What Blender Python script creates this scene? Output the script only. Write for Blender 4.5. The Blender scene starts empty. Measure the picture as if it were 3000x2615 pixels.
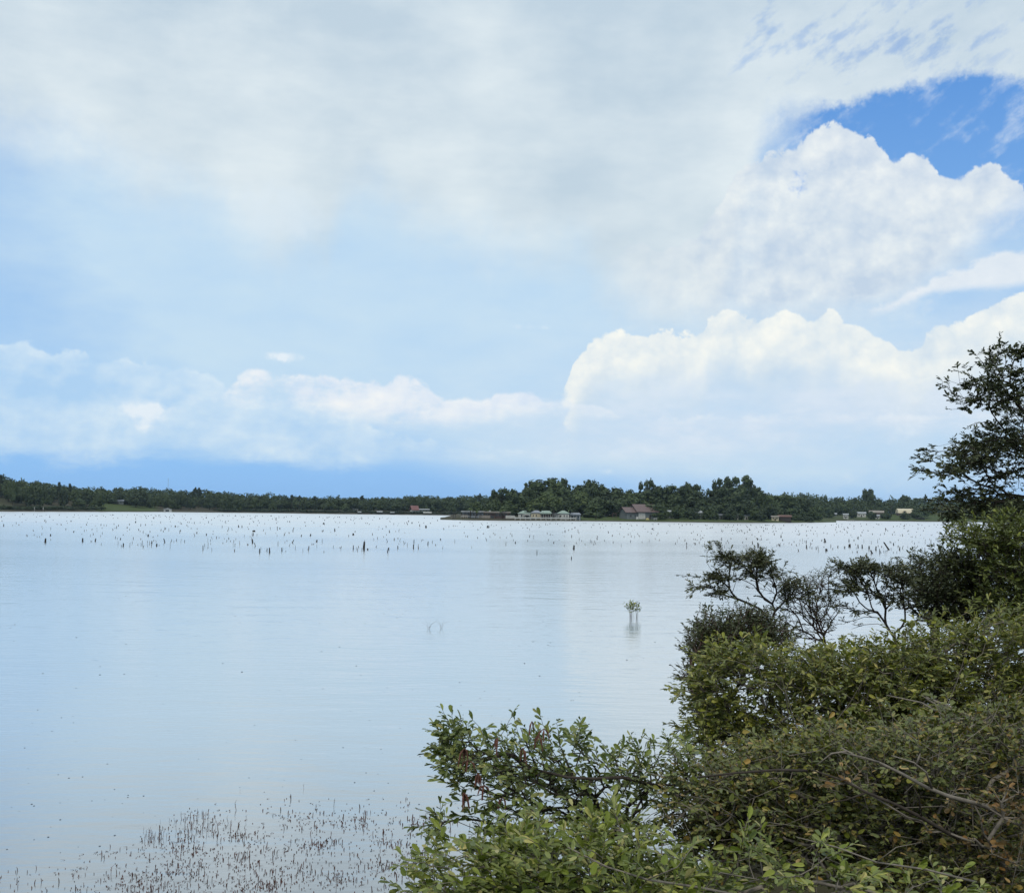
import bpy, math, random
import numpy as np
from mathutils import Matrix, Vector

S = bpy.context.scene
COL = S.collection
PI = math.pi
R = math.radians

# ------------------------------------------------------------------ camera
# eye 5 m above the lake; photo pixels (3000 x 2615) only help to read off
# directions when real distances are worked out
EYE = np.array([0.0, 0.0, 5.0])
PITCH = math.atan(184.5 / 3000)
ROLL = R(0.77)
_F = np.array([0, math.cos(PITCH), math.sin(PITCH)])
_U0 = np.array([0, -math.sin(PITCH), math.cos(PITCH)])
_R0 = np.array([1.0, 0, 0])
_R = math.cos(ROLL) * _R0 + math.sin(ROLL) * _U0
_U = math.cos(ROLL) * _U0 - math.sin(ROLL) * _R0

def ray(px, py):
    return _F + _R * ((px - 1500) / 3000) - _U * ((py - 1307.5) / 3000)

def at(px, py, depth):
    return EYE + ray(px, py) * depth

def on_water(px, py, z=0.0):
    d = ray(px, py)
    return EYE + d * ((z - EYE[2]) / d[2])

def to_px(P):
    """world points (n,3) -> photo px, py, depth"""
    V = np.asarray(P) - EYE
    d = V @ _F
    dd = np.where(d > 0.05, d, 0.05)
    return 1500 + 3000 * (V @ _R) / dd, 1307.5 - 3000 * (V @ _U) / dd, d

def azel(px, py):
    d = ray(px, py)
    d = d / np.linalg.norm(d)
    return math.degrees(math.atan2(d[0], d[1])), math.degrees(math.asin(d[2]))

cd = bpy.data.cameras.new('camera')
cam = bpy.data.objects.new('camera', cd)
COL.objects.link(cam)
cd.sensor_fit = 'HORIZONTAL'
cd.sensor_width = 36.0
cd.lens = 36.0
cd.clip_start = 0.05
cd.clip_end = 40000
_m = Matrix.Identity(4)
for _i in range(3):
    _m[_i][0], _m[_i][1], _m[_i][2], _m[_i][3] = _R[_i], _U[_i], -_F[_i], EYE[_i]
cam.matrix_world = _m
S.camera = cam
S.view_settings.view_transform = 'Standard'
S.view_settings.look = 'None'
S.view_settings.exposure = 0.0
S.view_settings.gamma = 1.0
S.view_settings.use_curve_mapping = False
S.cycles.max_bounces = 6
S.cycles.diffuse_bounces = 2
S.cycles.glossy_bounces = 3
S.cycles.transmission_bounces = 3
S.cycles.volume_bounces = 0
S.cycles.transparent_max_bounces = 8
S.cycles.caustics_reflective = False
S.cycles.caustics_refractive = False
S.cycles.sample_clamp_indirect = 4.0

SUN_EL, SUN_AZ = R(58), R(200)       # high, behind the camera, veiled by cloud

def lin(r, g, b):
    f = lambda c: (c / 255) / 12.92 if c <= 10.31 else (((c / 255) + 0.055) / 1.055) ** 2.4
    return (f(r), f(g), f(b))

# ------------------------------------------------------------------ node helpers
class G:
    """a node tree with arithmetic on sockets"""
    def __init__(self, tree):
        self.t = tree
    def new(self, kind, **kw):
        n = self.t.nodes.new(kind)
        for k, v in kw.items():
            setattr(n, k, v)
        return n
    def put(self, sock, v):
        if isinstance(v, X):
            self.t.links.new(v.s, sock)
        elif isinstance(v, bpy.types.NodeSocket):
            self.t.links.new(v, sock)
        elif isinstance(v, (tuple, list)):
            sock.default_value = tuple(v) + ((1.0,) if len(v) == 3 and sock.type == 'RGBA' else ())
        else:
            sock.default_value = v
    def m(self, op, *a, clamp=False):
        n = self.new('ShaderNodeMath', operation=op)
        n.use_clamp = clamp
        for i, v in enumerate(a):
            self.put(n.inputs[i], v)
        return X(self, n.outputs[0])
    def ss(self, x, lo, hi):
        n = self.new('ShaderNodeMapRange', interpolation_type='SMOOTHSTEP')
        for k, v in zip(('Value', 'From Min', 'From Max'), (x, lo, hi)):
            self.put(n.inputs[k], v)
        return X(self, n.outputs[0])
    def mix(self, f, a, b):
        n = self.new('ShaderNodeMix', data_type='RGBA')
        self.put(n.inputs[0], f)
        self.put(n.inputs[6], a)
        self.put(n.inputs[7], b)
        return X(self, n.outputs[2])
    def vec(self, x, y, z=0.0):
        n = self.new('ShaderNodeCombineXYZ')
        for i, v in enumerate((x, y, z)):
            self.put(n.inputs[i], v)
        return X(self, n.outputs[0])
    def noise(self, v, scale, detail=4, rough=0.55, dist=0.0, lac=2.0, dim='3D'):
        n = self.new('ShaderNodeTexNoise', noise_dimensions=dim)
        self.put(n.inputs['Vector'], v)
        n.inputs['Scale'].default_value = scale
        n.inputs['Detail'].default_value = detail
        n.inputs['Roughness'].default_value = rough
        n.inputs['Distortion'].default_value = dist
        n.inputs['Lacunarity'].default_value = lac
        return X(self, n.outputs[0])
    def curve(self, x, pts, lo, hi, vlo, vhi):
        """piecewise-linear function of x through pts"""
        n = self.new('ShaderNodeFloatCurve')
        self.put(n.inputs['Value'], (x - lo) * (1.0 / (hi - lo)))
        c = n.mapping.curves[0]
        pts = sorted(pts)
        q = [((a - lo) / (hi - lo), (b - vlo) / (vhi - vlo)) for a, b in pts]
        q = [(a, b) for a, b in q if 0 < a < 1]
        q = [(0.0, q[0][1])] + q + [(1.0, q[-1][1])]
        c.points[0].location = q[0]
        c.points[1].location = q[-1]
        for p in q[1:-1]:
            c.points.new(*p)
        for p in c.points:
            p.handle_type = 'VECTOR'
        n.mapping.update()
        return X(self, n.outputs[0]) * (vhi - vlo) + vlo

class X:
    def __init__(self, g, s):
        self.g, self.s = g, s
    def __add__(self, o): return self.g.m('ADD', self, o)
    def __radd__(self, o): return self.g.m('ADD', o, self)
    def __sub__(self, o): return self.g.m('SUBTRACT', self, o)
    def __rsub__(self, o): return self.g.m('SUBTRACT', o, self)
    def __mul__(self, o): return self.g.m('MULTIPLY', self, o)
    def __rmul__(self, o): return self.g.m('MULTIPLY', o, self)
    def __truediv__(self, o): return self.g.m('DIVIDE', self, o)
    def sat(self): return self.g.m('MAXIMUM', self.g.m('MINIMUM', self, 1.0), 0.0)

# ------------------------------------------------------------------ sky
world = bpy.data.worlds.new('World')
S.world = world
world.use_nodes = True
nt = world.node_tree
nt.nodes.clear()
g = G(nt)
sky = g.new('ShaderNodeTexSky', sky_type='NISHITA')
sky.sun_disc = False
sky.sun_elevation = SUN_EL
sky.sun_rotation = SUN_AZ
sky.air_density = 1.2
sky.dust_density = 0.6
sky.ozone_density = 2.0
tc = g.new('ShaderNodeTexCoord')
sep = g.new('ShaderNodeSeparateXYZ')
nt.links.new(tc.outputs['Generated'], sep.inputs[0])
dx, dy, dz = (X(g, sep.outputs[i]) for i in range(3))
DEG = 180 / PI
AZ = g.m('ARCTAN2', dx, dy) * DEG
EL = g.m('ARCSINE', g.m('MAXIMUM', g.m('MINIMUM', dz, 0.9999), -0.9999)) * DEG

def V(pts):                 # points read off a 2056 px wide view of the photo
    return [azel(x * 1.4591, y * 1.4591) for x, y in pts]

LO, HI = -45.0, 45.0
def edge(pts, x=None):
    return g.curve(AZ if x is None else x, V(pts), LO, HI, -10.0, 60.0)

P = g.vec(AZ, EL)
n_big = g.noise(P, 0.09, 3, 0.5, dim='2D')
n_puff = g.noise(P, 0.42, 6, 0.62, lac=2.1, dim='2D')
n_rel = g.noise(g.vec(AZ + 50, EL * 1.15), 0.30, 5, 0.55, dim='2D')
n_rel2 = g.noise(g.vec(AZ + 50.35, (EL - 0.5) * 1.15), 0.30, 5, 0.55, dim='2D')
n_fine = g.noise(g.vec(AZ, EL + 70), 1.5, 5, 0.62, dim='2D')
n_str = g.noise(g.vec(AZ + 120, EL * 2.6), 0.16, 6, 0.6, dim='2D')                       # stretched along the horizon
n_diag = g.noise(g.vec(AZ * 0.85 + EL * 0.5, EL * 2.1 - AZ * 1.2), 0.36, 6, 0.6, dim='2D')   # combed up to the right
relief = (n_rel - n_rel2) * 0.5 + (n_puff - 0.5) * 0.05 + (n_fine - 0.5) * 0.03      # soft light from the upper left
vor = g.new('ShaderNodeTexVoronoi', feature='SMOOTH_F1', voronoi_dimensions='2D')
g.put(vor.inputs['Vector'], g.vec(AZ + n_puff * 1.4, EL + n_fine * 0.9))
vor.inputs['Scale'].default_value = 0.62
vor.inputs['Smoothness'].default_value = 0.35
vor.inputs['Detail'].default_value = 2.0
vor.inputs['Roughness'].default_value = 0.6
puff = X(g, vor.outputs['Distance'])        # 0 in the middle of a billow
wob = (n_puff - 0.5) * 2.6 + (n_fine - 0.5) * 1.1 - (puff - 0.45) * 1.1
wobs = (n_str - 0.5) * 3.0 + (n_fine - 0.5) * 0.6

def blob(v, rx, ry, warp=0.0):
    a, e = azel(v[0] * 1.4591, v[1] * 1.4591)
    rx, ry = rx / 2056 * DEG, ry / 2056 * DEG
    x = (AZ - a) * (1 / rx)
    y = (EL - e) * (1 / ry)
    d = x * x + y * y
    if warp:
        d = d + (n_puff - 0.5) * warp
    return g.m('EXPONENT', d * -1.0)

K = 10.0                                    # strength 0.1 in the background node
def c(r, g_, b):
    return tuple(K * v for v in lin(r, g_, b))

# clear air: Nishita, pushed towards the deep blue of the photograph
ramp = g.new('ShaderNodeValToRGB')
g.put(ramp.inputs[0], EL * (1 / 60.0))
el_ = ramp.color_ramp.elements
el_[0].position = 0.0; el_[0].color = (*lin(128, 190, 255), 1)
el_[1].position = 1.0; el_[1].color = (*lin(52, 110, 200), 1)
for p_, c_ in ((0.06, lin(134, 194, 253)), (0.2, lin(128, 182, 242)), (0.36, lin(98, 157, 229))):
    e_ = el_.new(p_); e_.color = (*c_, 1)
blue = g.new('ShaderNodeMix', data_type='RGBA', blend_type='MULTIPLY')
blue.inputs[0].default_value = 1.0
nt.links.new(ramp.outputs[0], blue.inputs[6])
blue.inputs[7].default_value = (K, K, K, 1)
col = g.mix(0.85, sky.outputs[0], X(g, blue.outputs[2]))

# thin veil that pales most of the sky
veil = (blob((900, 560), 760, 330) * 0.95 + blob((250, 470), 620, 300) * 0.55 + blob((1500, 640), 500, 360) * 0.9
        + blob((1600, 850), 640, 120) * 0.95 + blob((350, 830), 800, 90) * 0.45)
veil = veil - blob((1930, 250), 330, 120) * 1.2 - blob((400, 965), 900, 48) * 0.6 - blob((750, 880), 210, 45) * 0.35
veil = (veil + (n_big - 0.5) * 0.7 + (n_str - 0.5) * 0.35).sat()
col = g.mix(veil * 0.94, col, g.mix(n_str, c(186, 217, 244), c(208, 230, 243)))

# wisps combed across the blue gap
wisp = g.ss((n_diag - 0.5) * 2.4 + (n_fine - 0.5) * 0.7 + blob((1560, 275), 110, 50) * 0.55 + blob((2050, 170), 90, 160) * 0.5, 0.1, 1.25) * g.ss(AZ, 10.0, 15.0)
col = g.mix(wisp * 0.62, col, c(222, 234, 244))

# left-hand cumulus, pale and soft
t7 = edge([(-260, 690), (0, 692), (60, 678), (110, 700), (160, 688), (190, 718), (250, 700), (300, 724), (400, 728), (470, 770), (620, 800), (760, 850), (900, 890), (1300, 900)])
lobe = g.ss(blob((565, 430), 95, 60, 2.6) + (n_fine - 0.5) * 0.4, 0.2, 0.9)
b7 = edge([(-260, 915), (0, 912), (200, 918), (500, 925), (700, 930), (900, 925), (1300, 900)])
a7 = g.ss(t7 - EL + wob * 0.42, 0.0, 0.28) * g.ss(EL - b7 + wobs * 0.8, -0.5, 0.9)
sh7 = (0.52 + relief * 4.0 + g.ss(t7 - EL + wob * 0.42, 1.3, 0.0) * 0.25 + (n_str - 0.5) * 1.2 + (n_big - 0.5) * 0.8).sat()
col = g.mix(a7 * (0.30 + n_str * 0.75 + n_puff * 0.35).sat(), col, g.mix(sh7, c(176, 211, 243), c(214, 233, 247)))

# the high sheet spread over the upper left
es = edge([(-260, 200), (0, 262), (150, 292), (300, 375), (440, 400), (480, 448), (560, 492), (610, 470), (655, 478), (690, 405), (760, 390), (850, 445), (1000, 492),
           (1160, 500), (1230, 570), (1300, 630), (1440, 640), (1492, 420), (1535, 262), (1600, 232), (1700, 212), (1850, 176), (1920, 152), (1990, 150), (2056, 178), (2300, 200)])
soft = g.ss(AZ, 13.0, 18.0)
a_s = g.ss((EL - es) + (n_puff - 0.5) * (2.4 - soft * 1.2) + (n_fine - 0.5) * 0.8, g.m('MULTIPLY_ADD', soft, 2.6, -2.8), g.m('MULTIPLY_ADD', soft, -1.9, 2.4))
hole = (blob((1650, 70), 190, 75) * 1.0 + blob((1840, 90), 170, 60) * 0.9 + blob((1980, 110), 120, 70) * 0.9 + blob((1540, 40), 60, 90) * 0.7)
hole = g.ss(hole * 0.42 + (n_diag - 0.5) * 2.6 + (n_fine - 0.5) * 0.5 + (n_str - 0.5) * 0.8, 0.35, 1.15) * g.ss(hole, 0.12, 0.5)
far_r = g.ss(AZ, 25.0, 40.0)
a_s = a_s * (1.0 - hole * 0.66)
sheet_t = (0.58 + (n_big - 0.5) * 1.35 + (n_str - 0.5) * 1.0 + relief * 0.5 - g.ss(EL, 16.0, 32.0) * 0.45).sat()
sheet_c = g.mix(sheet_t, c(195, 213, 226), c(230, 240, 244))
col = g.mix(a_s * 0.97, col, sheet_c)

col = g.mix(lobe * 0.6, col, c(220, 234, 244))

# the tall cumulus on the right
t4 = edge([(1100, 640), (1200, 575), (1222, 520), (1250, 490), (1285, 478), (1330, 500), (1400, 470), (1480, 345), (1530, 300), (1600, 290), (1622, 268), (1665, 240), (1690, 233), (1740, 252),
           (1790, 312), (1830, 300), (1865, 305), (1885, 345), (1930, 345), (1965, 315), (1995, 312), (2020, 345), (2056, 365), (2100, 420), (2300, 460)])
b4 = edge([(1100, 640), (1300, 640), (1500, 660), (1700, 655), (1830, 630), (1880, 580), (1950, 515), (2010, 465), (2056, 440), (2300, 430)])
in4 = g.ss(AZ + (n_puff - 0.5) * 5.0, 5.0, 15.0) * 0.65 + 0.35 * g.ss(AZ, 2.5, 8.5)
a4 = g.ss(t4 - EL + wob * 0.42, 0.0, 0.24) * g.ss(EL - b4 + wobs * 0.8, -1.2, 2.2) * in4
sh4 = (0.66 + relief * 3.0 - g.ss(n_str, 0.50, 0.72) * 0.30 + (n_big - 0.5) * 0.5 - (puff - 0.45) * 0.35 - g.ss(t4 - EL, 2.0, 9.0) * 0.12).sat()
col = g.mix(a4 * 0.90, col, g.mix(sh4, c(194, 211, 230), c(244, 248, 246)))
hole2 = g.ss(blob((1600, 372), 24, 30, 3.0) + (n_fine - 0.5) * 1.6, 0.4, 1.3)
col = g.mix(hole2 * 0.75, col, c(120, 170, 235))

# the arm of cloud coming in from the right
t4b = edge([(1600, 660), (1780, 600), (1870, 555), (1905, 542), (1960, 518), (2000, 496), (2056, 492), (2300, 470)])
b4b = edge([(1600, 640), (1780, 632), (1870, 590), (1950, 582), (2056, 574), (2300, 560)])
a4b = g.ss(t4b - EL + wob * 0.25, 0.0, 0.35) * g.ss(EL - b4b + wobs * 0.25, -0.2, 0.35) * g.ss(AZ, 17.0, 21.0)
col = g.mix(a4b * 0.95, col, g.mix((0.6 + relief * 2.4).sat(), c(205, 220, 236), c(244, 248, 250)))

# pale air under and between the cumulus
col = g.mix(((blob((1560, 800), 470, 120) + blob((1950, 760), 260, 130) * 0.8 + blob((1250, 880), 420, 60) * 0.6) * (0.62 + (n_str - 0.5) * 1.4)).sat() * 0.85, col, g.mix(n_str, c(196, 216, 240), c(226, 236, 246)))

# low bright cumulus bank
t5 = edge([(1080, 790), (1125, 790), (1136, 770), (1150, 722), (1190, 672), (1215, 662), (1300, 660), (1380, 658), (1408, 660), (1425, 630), (1470, 610), (1500, 628), (1530, 632), (1580, 614), (1630, 640),
           (1670, 612), (1690, 640), (1780, 662), (1800, 690), (1840, 690), (1868, 652), (1930, 642), (1990, 600), (2056, 575), (2300, 520)])
d5 = t5 - EL + wob * 0.36
a5 = g.ss(d5, 0.0, 0.22) * g.ss(AZ + wob * 0.45 + g.ss(EL, 3.0, 7.5) * 0.6, 2.9, 3.6)
fade5 = 1.0 - g.ss(d5 + wobs * 0.7, 1.6, 5.2)
sh5 = (0.80 + relief * 2.6 - (puff - 0.45) * 0.3 - g.ss(d5, 1.6, 5.2) * 0.65).sat()
col = g.mix(a5 * (fade5 * 0.95), col, g.mix(sh5, c(196, 217, 236), c(251, 252, 245)))

# bright streak in the middle, tapering to the right
t6 = edge([(440, 790), (480, 742), (500, 730), (545, 735), (600, 742), (700, 748), (780, 762), (800, 746), (850, 762), (880, 782), (980, 786), (1040, 778), (1100, 786), (1150, 796), (1200, 800), (1260, 830)])
b6 = edge([(440, 790), (520, 790), (600, 805), (720, 828), (800, 850), (900, 848), (1000, 832), (1140, 812), (1200, 815), (1260, 830)])
a6 = g.ss(t6 - EL + wob * 0.32, 0.0, 0.35) * g.ss(EL - b6 + wobs * 0.5, -0.9, 0.7)
sh6 = (0.62 + relief * 2.4 + (n_str - 0.5) * 1.1).sat()
col = g.mix(a6 * g.ss(n_str + (n_puff - 0.5) * 0.9 - g.ss(AZ, -14.0, 0.0) * -0.30, 0.26, 0.66), col, g.mix(sh6, c(200, 221, 246), c(246, 248, 248)))

# small loose clouds
sm = (blob((300, 824), 46, 20, 5.0) + blob((290, 856), 36, 11, 5.0) * 0.5 + blob((570, 716), 34, 10, 5.0) * 0.6 + blob((1220, 946), 17, 7, 4.0) * 0.75
      + blob((1070, 656), 60, 7, 1.4) * 0.4 + blob((1800, 850), 55, 36, 2.2) * 0.5 + blob((670, 847), 14, 5, 0.8) * 0.5)
col = g.mix(g.ss(sm + (n_fine - 0.5) * 1.0 * g.ss(sm, 0.02, 0.3), 0.1, 1.15) * 0.85, col, c(234, 243, 250))

# mottled grey-blue bases low on the right
a8 = g.ss((n_str - 0.5) * 3.4 + (n_fine - 0.5) * 0.8, -0.1, 0.9) * g.ss(EL, 2.4, 4.4) * (1.0 - g.ss(EL, 6.5, 9.0)) * g.ss(AZ, -4.0, 6.0)
col = g.mix(a8 * 0.42, col, c(222, 234, 247))

# unseen broken overcast outside the picture, made whiter to cut blue ambient light
P3 = X(g, tc.outputs['Generated'])
o1 = g.noise(P3, 2.2, 6, 0.58)
out_c = g.mix(g.ss(o1, 0.30, 0.50), g.mix(0.6, sky.outputs[0], c(128, 182, 240)), g.mix((0.5 + (o1 - 0.5) * 2.0).sat(), c(200, 215, 230), c(236, 242, 246)))
side = g.m('MAXIMUM', g.ss(g.m('ABSOLUTE', AZ), 29.0, 44.0), g.ss(EL, 27.0, 42.0))
col = g.mix(side, col, out_c)

bg = g.new('ShaderNodeBackground')
bg.inputs['Strength'].default_value = 0.1
g.put(bg.inputs['Color'], col)
wo = g.new('ShaderNodeOutputWorld')
nt.links.new(bg.outputs[0], wo.inputs[0])
world.cycles.sampling_method = 'MANUAL'
world.cycles.sample_map_resolution = 512

# ------------------------------------------------------------------ sun behind cloud
sd = bpy.data.lights.new('sun', 'SUN')
sd.energy = 1.5
sd.angle = R(10)
sd.color = (1.0, 0.93, 0.80)
sun = bpy.data.objects.new('sun', sd)
COL.objects.link(sun)
_sv = Vector((math.sin(SUN_AZ) * math.cos(SUN_EL), math.cos(SUN_AZ) * math.cos(SUN_EL), math.sin(SUN_EL)))
sun.rotation_euler = _sv.to_track_quat('Z', 'Y').to_euler()

# ------------------------------------------------------------------ materials
def mat(name, base, rough=0.8, spec=0.3, noise=None, metal=0.0):
    """procedural material; noise = (scale, colour2, contrast) mottles the base colour"""
    m = bpy.data.materials.new(name)
    m.use_nodes = True
    gg = G(m.node_tree)
    b = m.node_tree.nodes['Principled BSDF']
    b.inputs['Roughness'].default_value = rough
    b.inputs['Specular IOR Level'].default_value = spec
    b.inputs['Metallic'].default_value = metal
    if noise:
        t = gg.new('ShaderNodeTexCoord')
        f = gg.noise(X(gg, t.outputs['Object']), noise[0], 5, 0.6)
        gg.put(b.inputs['Base Color'], gg.mix(gg.ss(f, 0.5 - noise[2], 0.5 + noise[2]), base, noise[1]))
    else:
        b.inputs['Base Color'].default_value = (*base, 1)
    return m

def leaf_mat(name, stops, rough=0.5, transl=0.22, spec=0.3):
    """leaf colour picked per leaf from a ramp of (position, colour)"""
    m = bpy.data.materials.new(name)
    m.use_nodes = True
    gg = G(m.node_tree)
    t = m.node_tree
    b = t.nodes['Principled BSDF']
    geo = gg.new('ShaderNodeNewGeometry')
    oi = gg.new('ShaderNodeObjectInfo')
    f = gg.m('FRACT', X(gg, geo.outputs['Random Per Island']) + X(gg, oi.outputs['Random']))
    rp = gg.new('ShaderNodeValToRGB')
    gg.put(rp.inputs[0], f)
    e = rp.color_ramp.elements
    e[0].position, e[0].color = stops[0][0], (*stops[0][1], 1)
    e[1].position, e[1].color = stops[-1][0], (*stops[-1][1], 1)
    for p, cc in stops[1:-1]:
        q = e.new(p); q.color = (*cc, 1)
    under = gg.mix(X(gg, geo.outputs['Backfacing']) * 0.35, rp.outputs[0], (0.16, 0.19, 0.12))
    gg.put(b.inputs['Base Color'], under)
    b.inputs['Roughness'].default_value = rough
    b.inputs['Specular IOR Level'].default_value = spec
    tr = gg.new('ShaderNodeBsdfTranslucent')
    gg.put(tr.inputs['Color'], rp.outputs[0])
    mx = gg.new('ShaderNodeMixShader')
    mx.inputs[0].default_value = transl
    t.links.new(b.outputs[0], mx.inputs[1])
    t.links.new(tr.outputs[0], mx.inputs[2])
    t.links.new(mx.outputs[0], t.nodes['Material Output'].inputs['Surface'])
    return m

# ------------------------------------------------------------------ mesh helpers
def mesh(name, verts, *polys):
    """verts (n,3); polys: integer arrays (m,k), any k each"""
    me = bpy.data.meshes.new(name)
    verts = np.asarray(verts, dtype=np.float32).reshape(-1, 3)
    polys = [np.asarray(p, dtype=np.int32) for p in polys if len(p)]
    me.vertices.add(len(verts))
    me.vertices.foreach_set('co', verts.ravel())
    li = np.concatenate([p.ravel() for p in polys])
    tot = np.concatenate([np.full(len(p), p.shape[1], np.int32) for p in polys])
    st = np.concatenate([[0], np.cumsum(tot)[:-1]]).astype(np.int32)
    me.loops.add(len(li))
    me.loops.foreach_set('vertex_index', li)
    me.polygons.add(len(tot))
    me.polygons.foreach_set('loop_start', st)
    me.polygons.foreach_set('loop_total', tot)
    me.update(calc_edges=True)
    return me

def put(name, me, material=None, parent=None, kind=None, loc=None, rotz=None, smooth=False):
    o = bpy.data.objects.new(name, me)
    COL.objects.link(o)
    if material is not None and me is not None and not me.materials:
        me.materials.append(material)
    if parent is not None:
        o.parent = parent
    if kind:
        o['kind'] = kind
    if loc is not None:
        o.location = tuple(float(v) for v in loc)
    if rotz is not None:
        o.rotation_euler = (0, 0, rotz)
    if smooth:
        me.polygons.foreach_set('use_smooth', np.ones(len(me.polygons), bool))
    return o

def tag(o, label, cat, group=None):
    o['label'] = label
    o['category'] = cat
    if group:
        o['group'] = group
    return o

def thing(name, label, cat, loc=(0, 0, 0), rotz=0.0, group=None):
    o = put(name, None, loc=loc, rotz=rotz)
    o.empty_display_size = 0.2
    return tag(o, label, cat, group)

def copy_tree(o, parent=None):
    q = o.copy()
    COL.objects.link(q)
    if parent is not None:
        q.parent = parent
    for ch in list(o.children):
        copy_tree(ch, q)
    return q

class MB:
    """collects boxes, prisms and tubes into one mesh"""
    def __init__(self):
        self.v, self.f = [], []
    def add(self, vs, fs):
        k = len(self.v)
        self.v += [tuple(float(t) for t in p) for p in vs]
        self.f += [tuple(k + i for i in f) for f in fs]
        return self
    def box(self, x0, x1, y0, y1, z0, z1):
        vs = [(x, y, z) for x in (x0, x1) for y in (y0, y1) for z in (z0, z1)]
        return self.add(vs, [(0, 1, 3, 2), (4, 6, 7, 5), (0, 4, 5, 1), (2, 3, 7, 6), (0, 2, 6, 4), (1, 5, 7, 3)])
    def tube(self, pts, rs, k=6, cap=True):
        pts = [np.asarray(p, float) for p in pts]
        base = len(self.v)
        a = None
        for i, p in enumerate(pts):
            d = (pts[min(i + 1, len(pts) - 1)] - pts[max(i - 1, 0)])
            d = d / (np.linalg.norm(d) + 1e-9)
            if a is None:
                a = np.cross(d, (0.31, 0.95, 0.1) if abs(d[2]) > 0.7 else (0, 0, 1))
            a = a - d * (a @ d)
            a = a / (np.linalg.norm(a) + 1e-9)
            b = np.cross(d, a)
            for j in range(k):
                t = 2 * PI * j / k
                self.v.append(tuple(p + rs[i] * (a * math.cos(t) + b * math.sin(t))))
        for i in range(len(pts) - 1):
            for j in range(k):
                q = (j + 1) % k
                self.f.append((base + i * k + j, base + i * k + q, base + (i + 1) * k + q, base + (i + 1) * k + j))
        if cap:
            self.f.append(tuple(base + j for j in reversed(range(k))))
            self.f.append(tuple(base + (len(pts) - 1) * k + j for j in range(k)))
        return self
    def me(self, name):
        m = bpy.data.meshes.new(name)
        m.from_pydata(self.v, [], self.f)
        m.update()
        return m
    def build(self, name, material, parent=None, **kw):
        return put(name, self.me(name), material, parent, **kw)

# ------------------------------------------------------------------ water
def interp(pts, x):
    pts = sorted(pts)
    return np.interp(x, [p[0] for p in pts], [p[1] for p in pts])

def make_water():
    m = bpy.data.materials.new('lake_water')
    m.use_nodes = True
    t = m.node_tree
    gg = G(t)
    b = t.nodes['Principled BSDF']
    geo = gg.new('ShaderNodeNewGeometry')
    sp = gg.new('ShaderNodeSeparateXYZ')
    t.links.new(geo.outputs['Position'], sp.inputs[0])
    x, y = X(gg, sp.outputs[0]), X(gg, sp.outputs[1])
    # ripples, long across the view, with smoother and rougher lanes of wind
    w1 = gg.noise(gg.vec(x * 1.1, y * 2.2), 1.3, 3, 0.6)
    w2 = gg.noise(gg.vec(x * 0.25, y * 0.7), 0.35, 3, 0.55)
    lane = gg.noise(gg.vec(x * 0.010, y * 0.035), 1.0, 4, 0.6)
    w3 = gg.noise(gg.vec(x * 0.5, y * 1.6), 0.5, 3, 0.6)
    h = w1 * 0.018 + w2 * 0.06 + w3 * 0.06
    bp = gg.new('ShaderNodeBump')
    bp.inputs['Strength'].default_value = 0.55
    bp.inputs['Distance'].default_value = 1.0
    gg.put(bp.inputs['Height'], h)
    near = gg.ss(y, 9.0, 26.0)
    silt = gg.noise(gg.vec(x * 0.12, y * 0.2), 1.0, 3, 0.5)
    body = gg.mix(near, gg.mix(silt, (0.075, 0.084, 0.092), (0.11, 0.12, 0.128)), (0.30, 0.37, 0.42))  # paler beyond the shallows: reflected sky brightness put into the body colour
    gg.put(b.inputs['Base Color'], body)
    b.inputs['Roughness'].default_value = 0.6
    b.inputs['Specular IOR Level'].default_value = 0.0
    # wavelet-roughened surface: mirror share rises steadily towards grazing
    gl = gg.new('ShaderNodeBsdfGlossy')
    gg.put(gl.inputs['Color'], (0.985, 0.985, 0.98))
    gg.put(gl.inputs['Roughness'], lane * 0.16 + 0.06 + gg.ss(y, 40.0, 420.0) * 0.20)   # unresolved wavelets far off
    t.links.new(bp.outputs[0], gl.inputs['Normal'])
    lw = gg.new('ShaderNodeLayerWeight')
    lw.inputs['Blend'].default_value = 0.5
    t.links.new(bp.outputs[0], lw.inputs['Normal'])
    mx = gg.new('ShaderNodeMixShader')
    gg.put(mx.inputs[0], gg.m('POWER', X(gg, lw.outputs['Facing']), 1.85))
    t.links.new(b.outputs[0], mx.inputs[1])
    t.links.new(gl.outputs[0], mx.inputs[2])
    t.links.new(mx.outputs[0], t.nodes['Material Output'].inputs['Surface'])
    t.links.new(bp.outputs[0], b.inputs['Normal'])
    return m

M_water = make_water()
M_ring = bpy.data.materials.new('rain_ring_water')
M_ring.use_nodes = True
_b = M_ring.node_tree.nodes['Principled BSDF']
_b.inputs['Base Color'].default_value = (.11, .14, .18, 1)  # darker than the lake body: shade of the ring slopes put into colour
_b.inputs['Roughness'].default_value = .12
_b.inputs['IOR'].default_value = 1.33
xs = np.array([-2600, -1500, -700, -300, -100, -30, -10, 0, 10, 30, 100, 300, 700, 1500, 2600.0])
ys = np.array([-40, 0, 5, 9, 13, 18, 26, 40, 80, 160, 300, 520, 800, 1200.0])
gx, gy = np.meshgrid(xs, ys)
wv = np.stack([gx.ravel(), gy.ravel(), np.zeros(gx.size)], 1)
nx, ny = len(xs), len(ys)
ii = (np.arange(ny - 1)[:, None] * nx + np.arange(nx - 1)[None]).ravel()
wf = np.stack([ii, ii + 1, ii + nx + 1, ii + nx], 1)
put('lake_water', mesh('lake_water', wv, wf), M_water, kind='structure')

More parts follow.
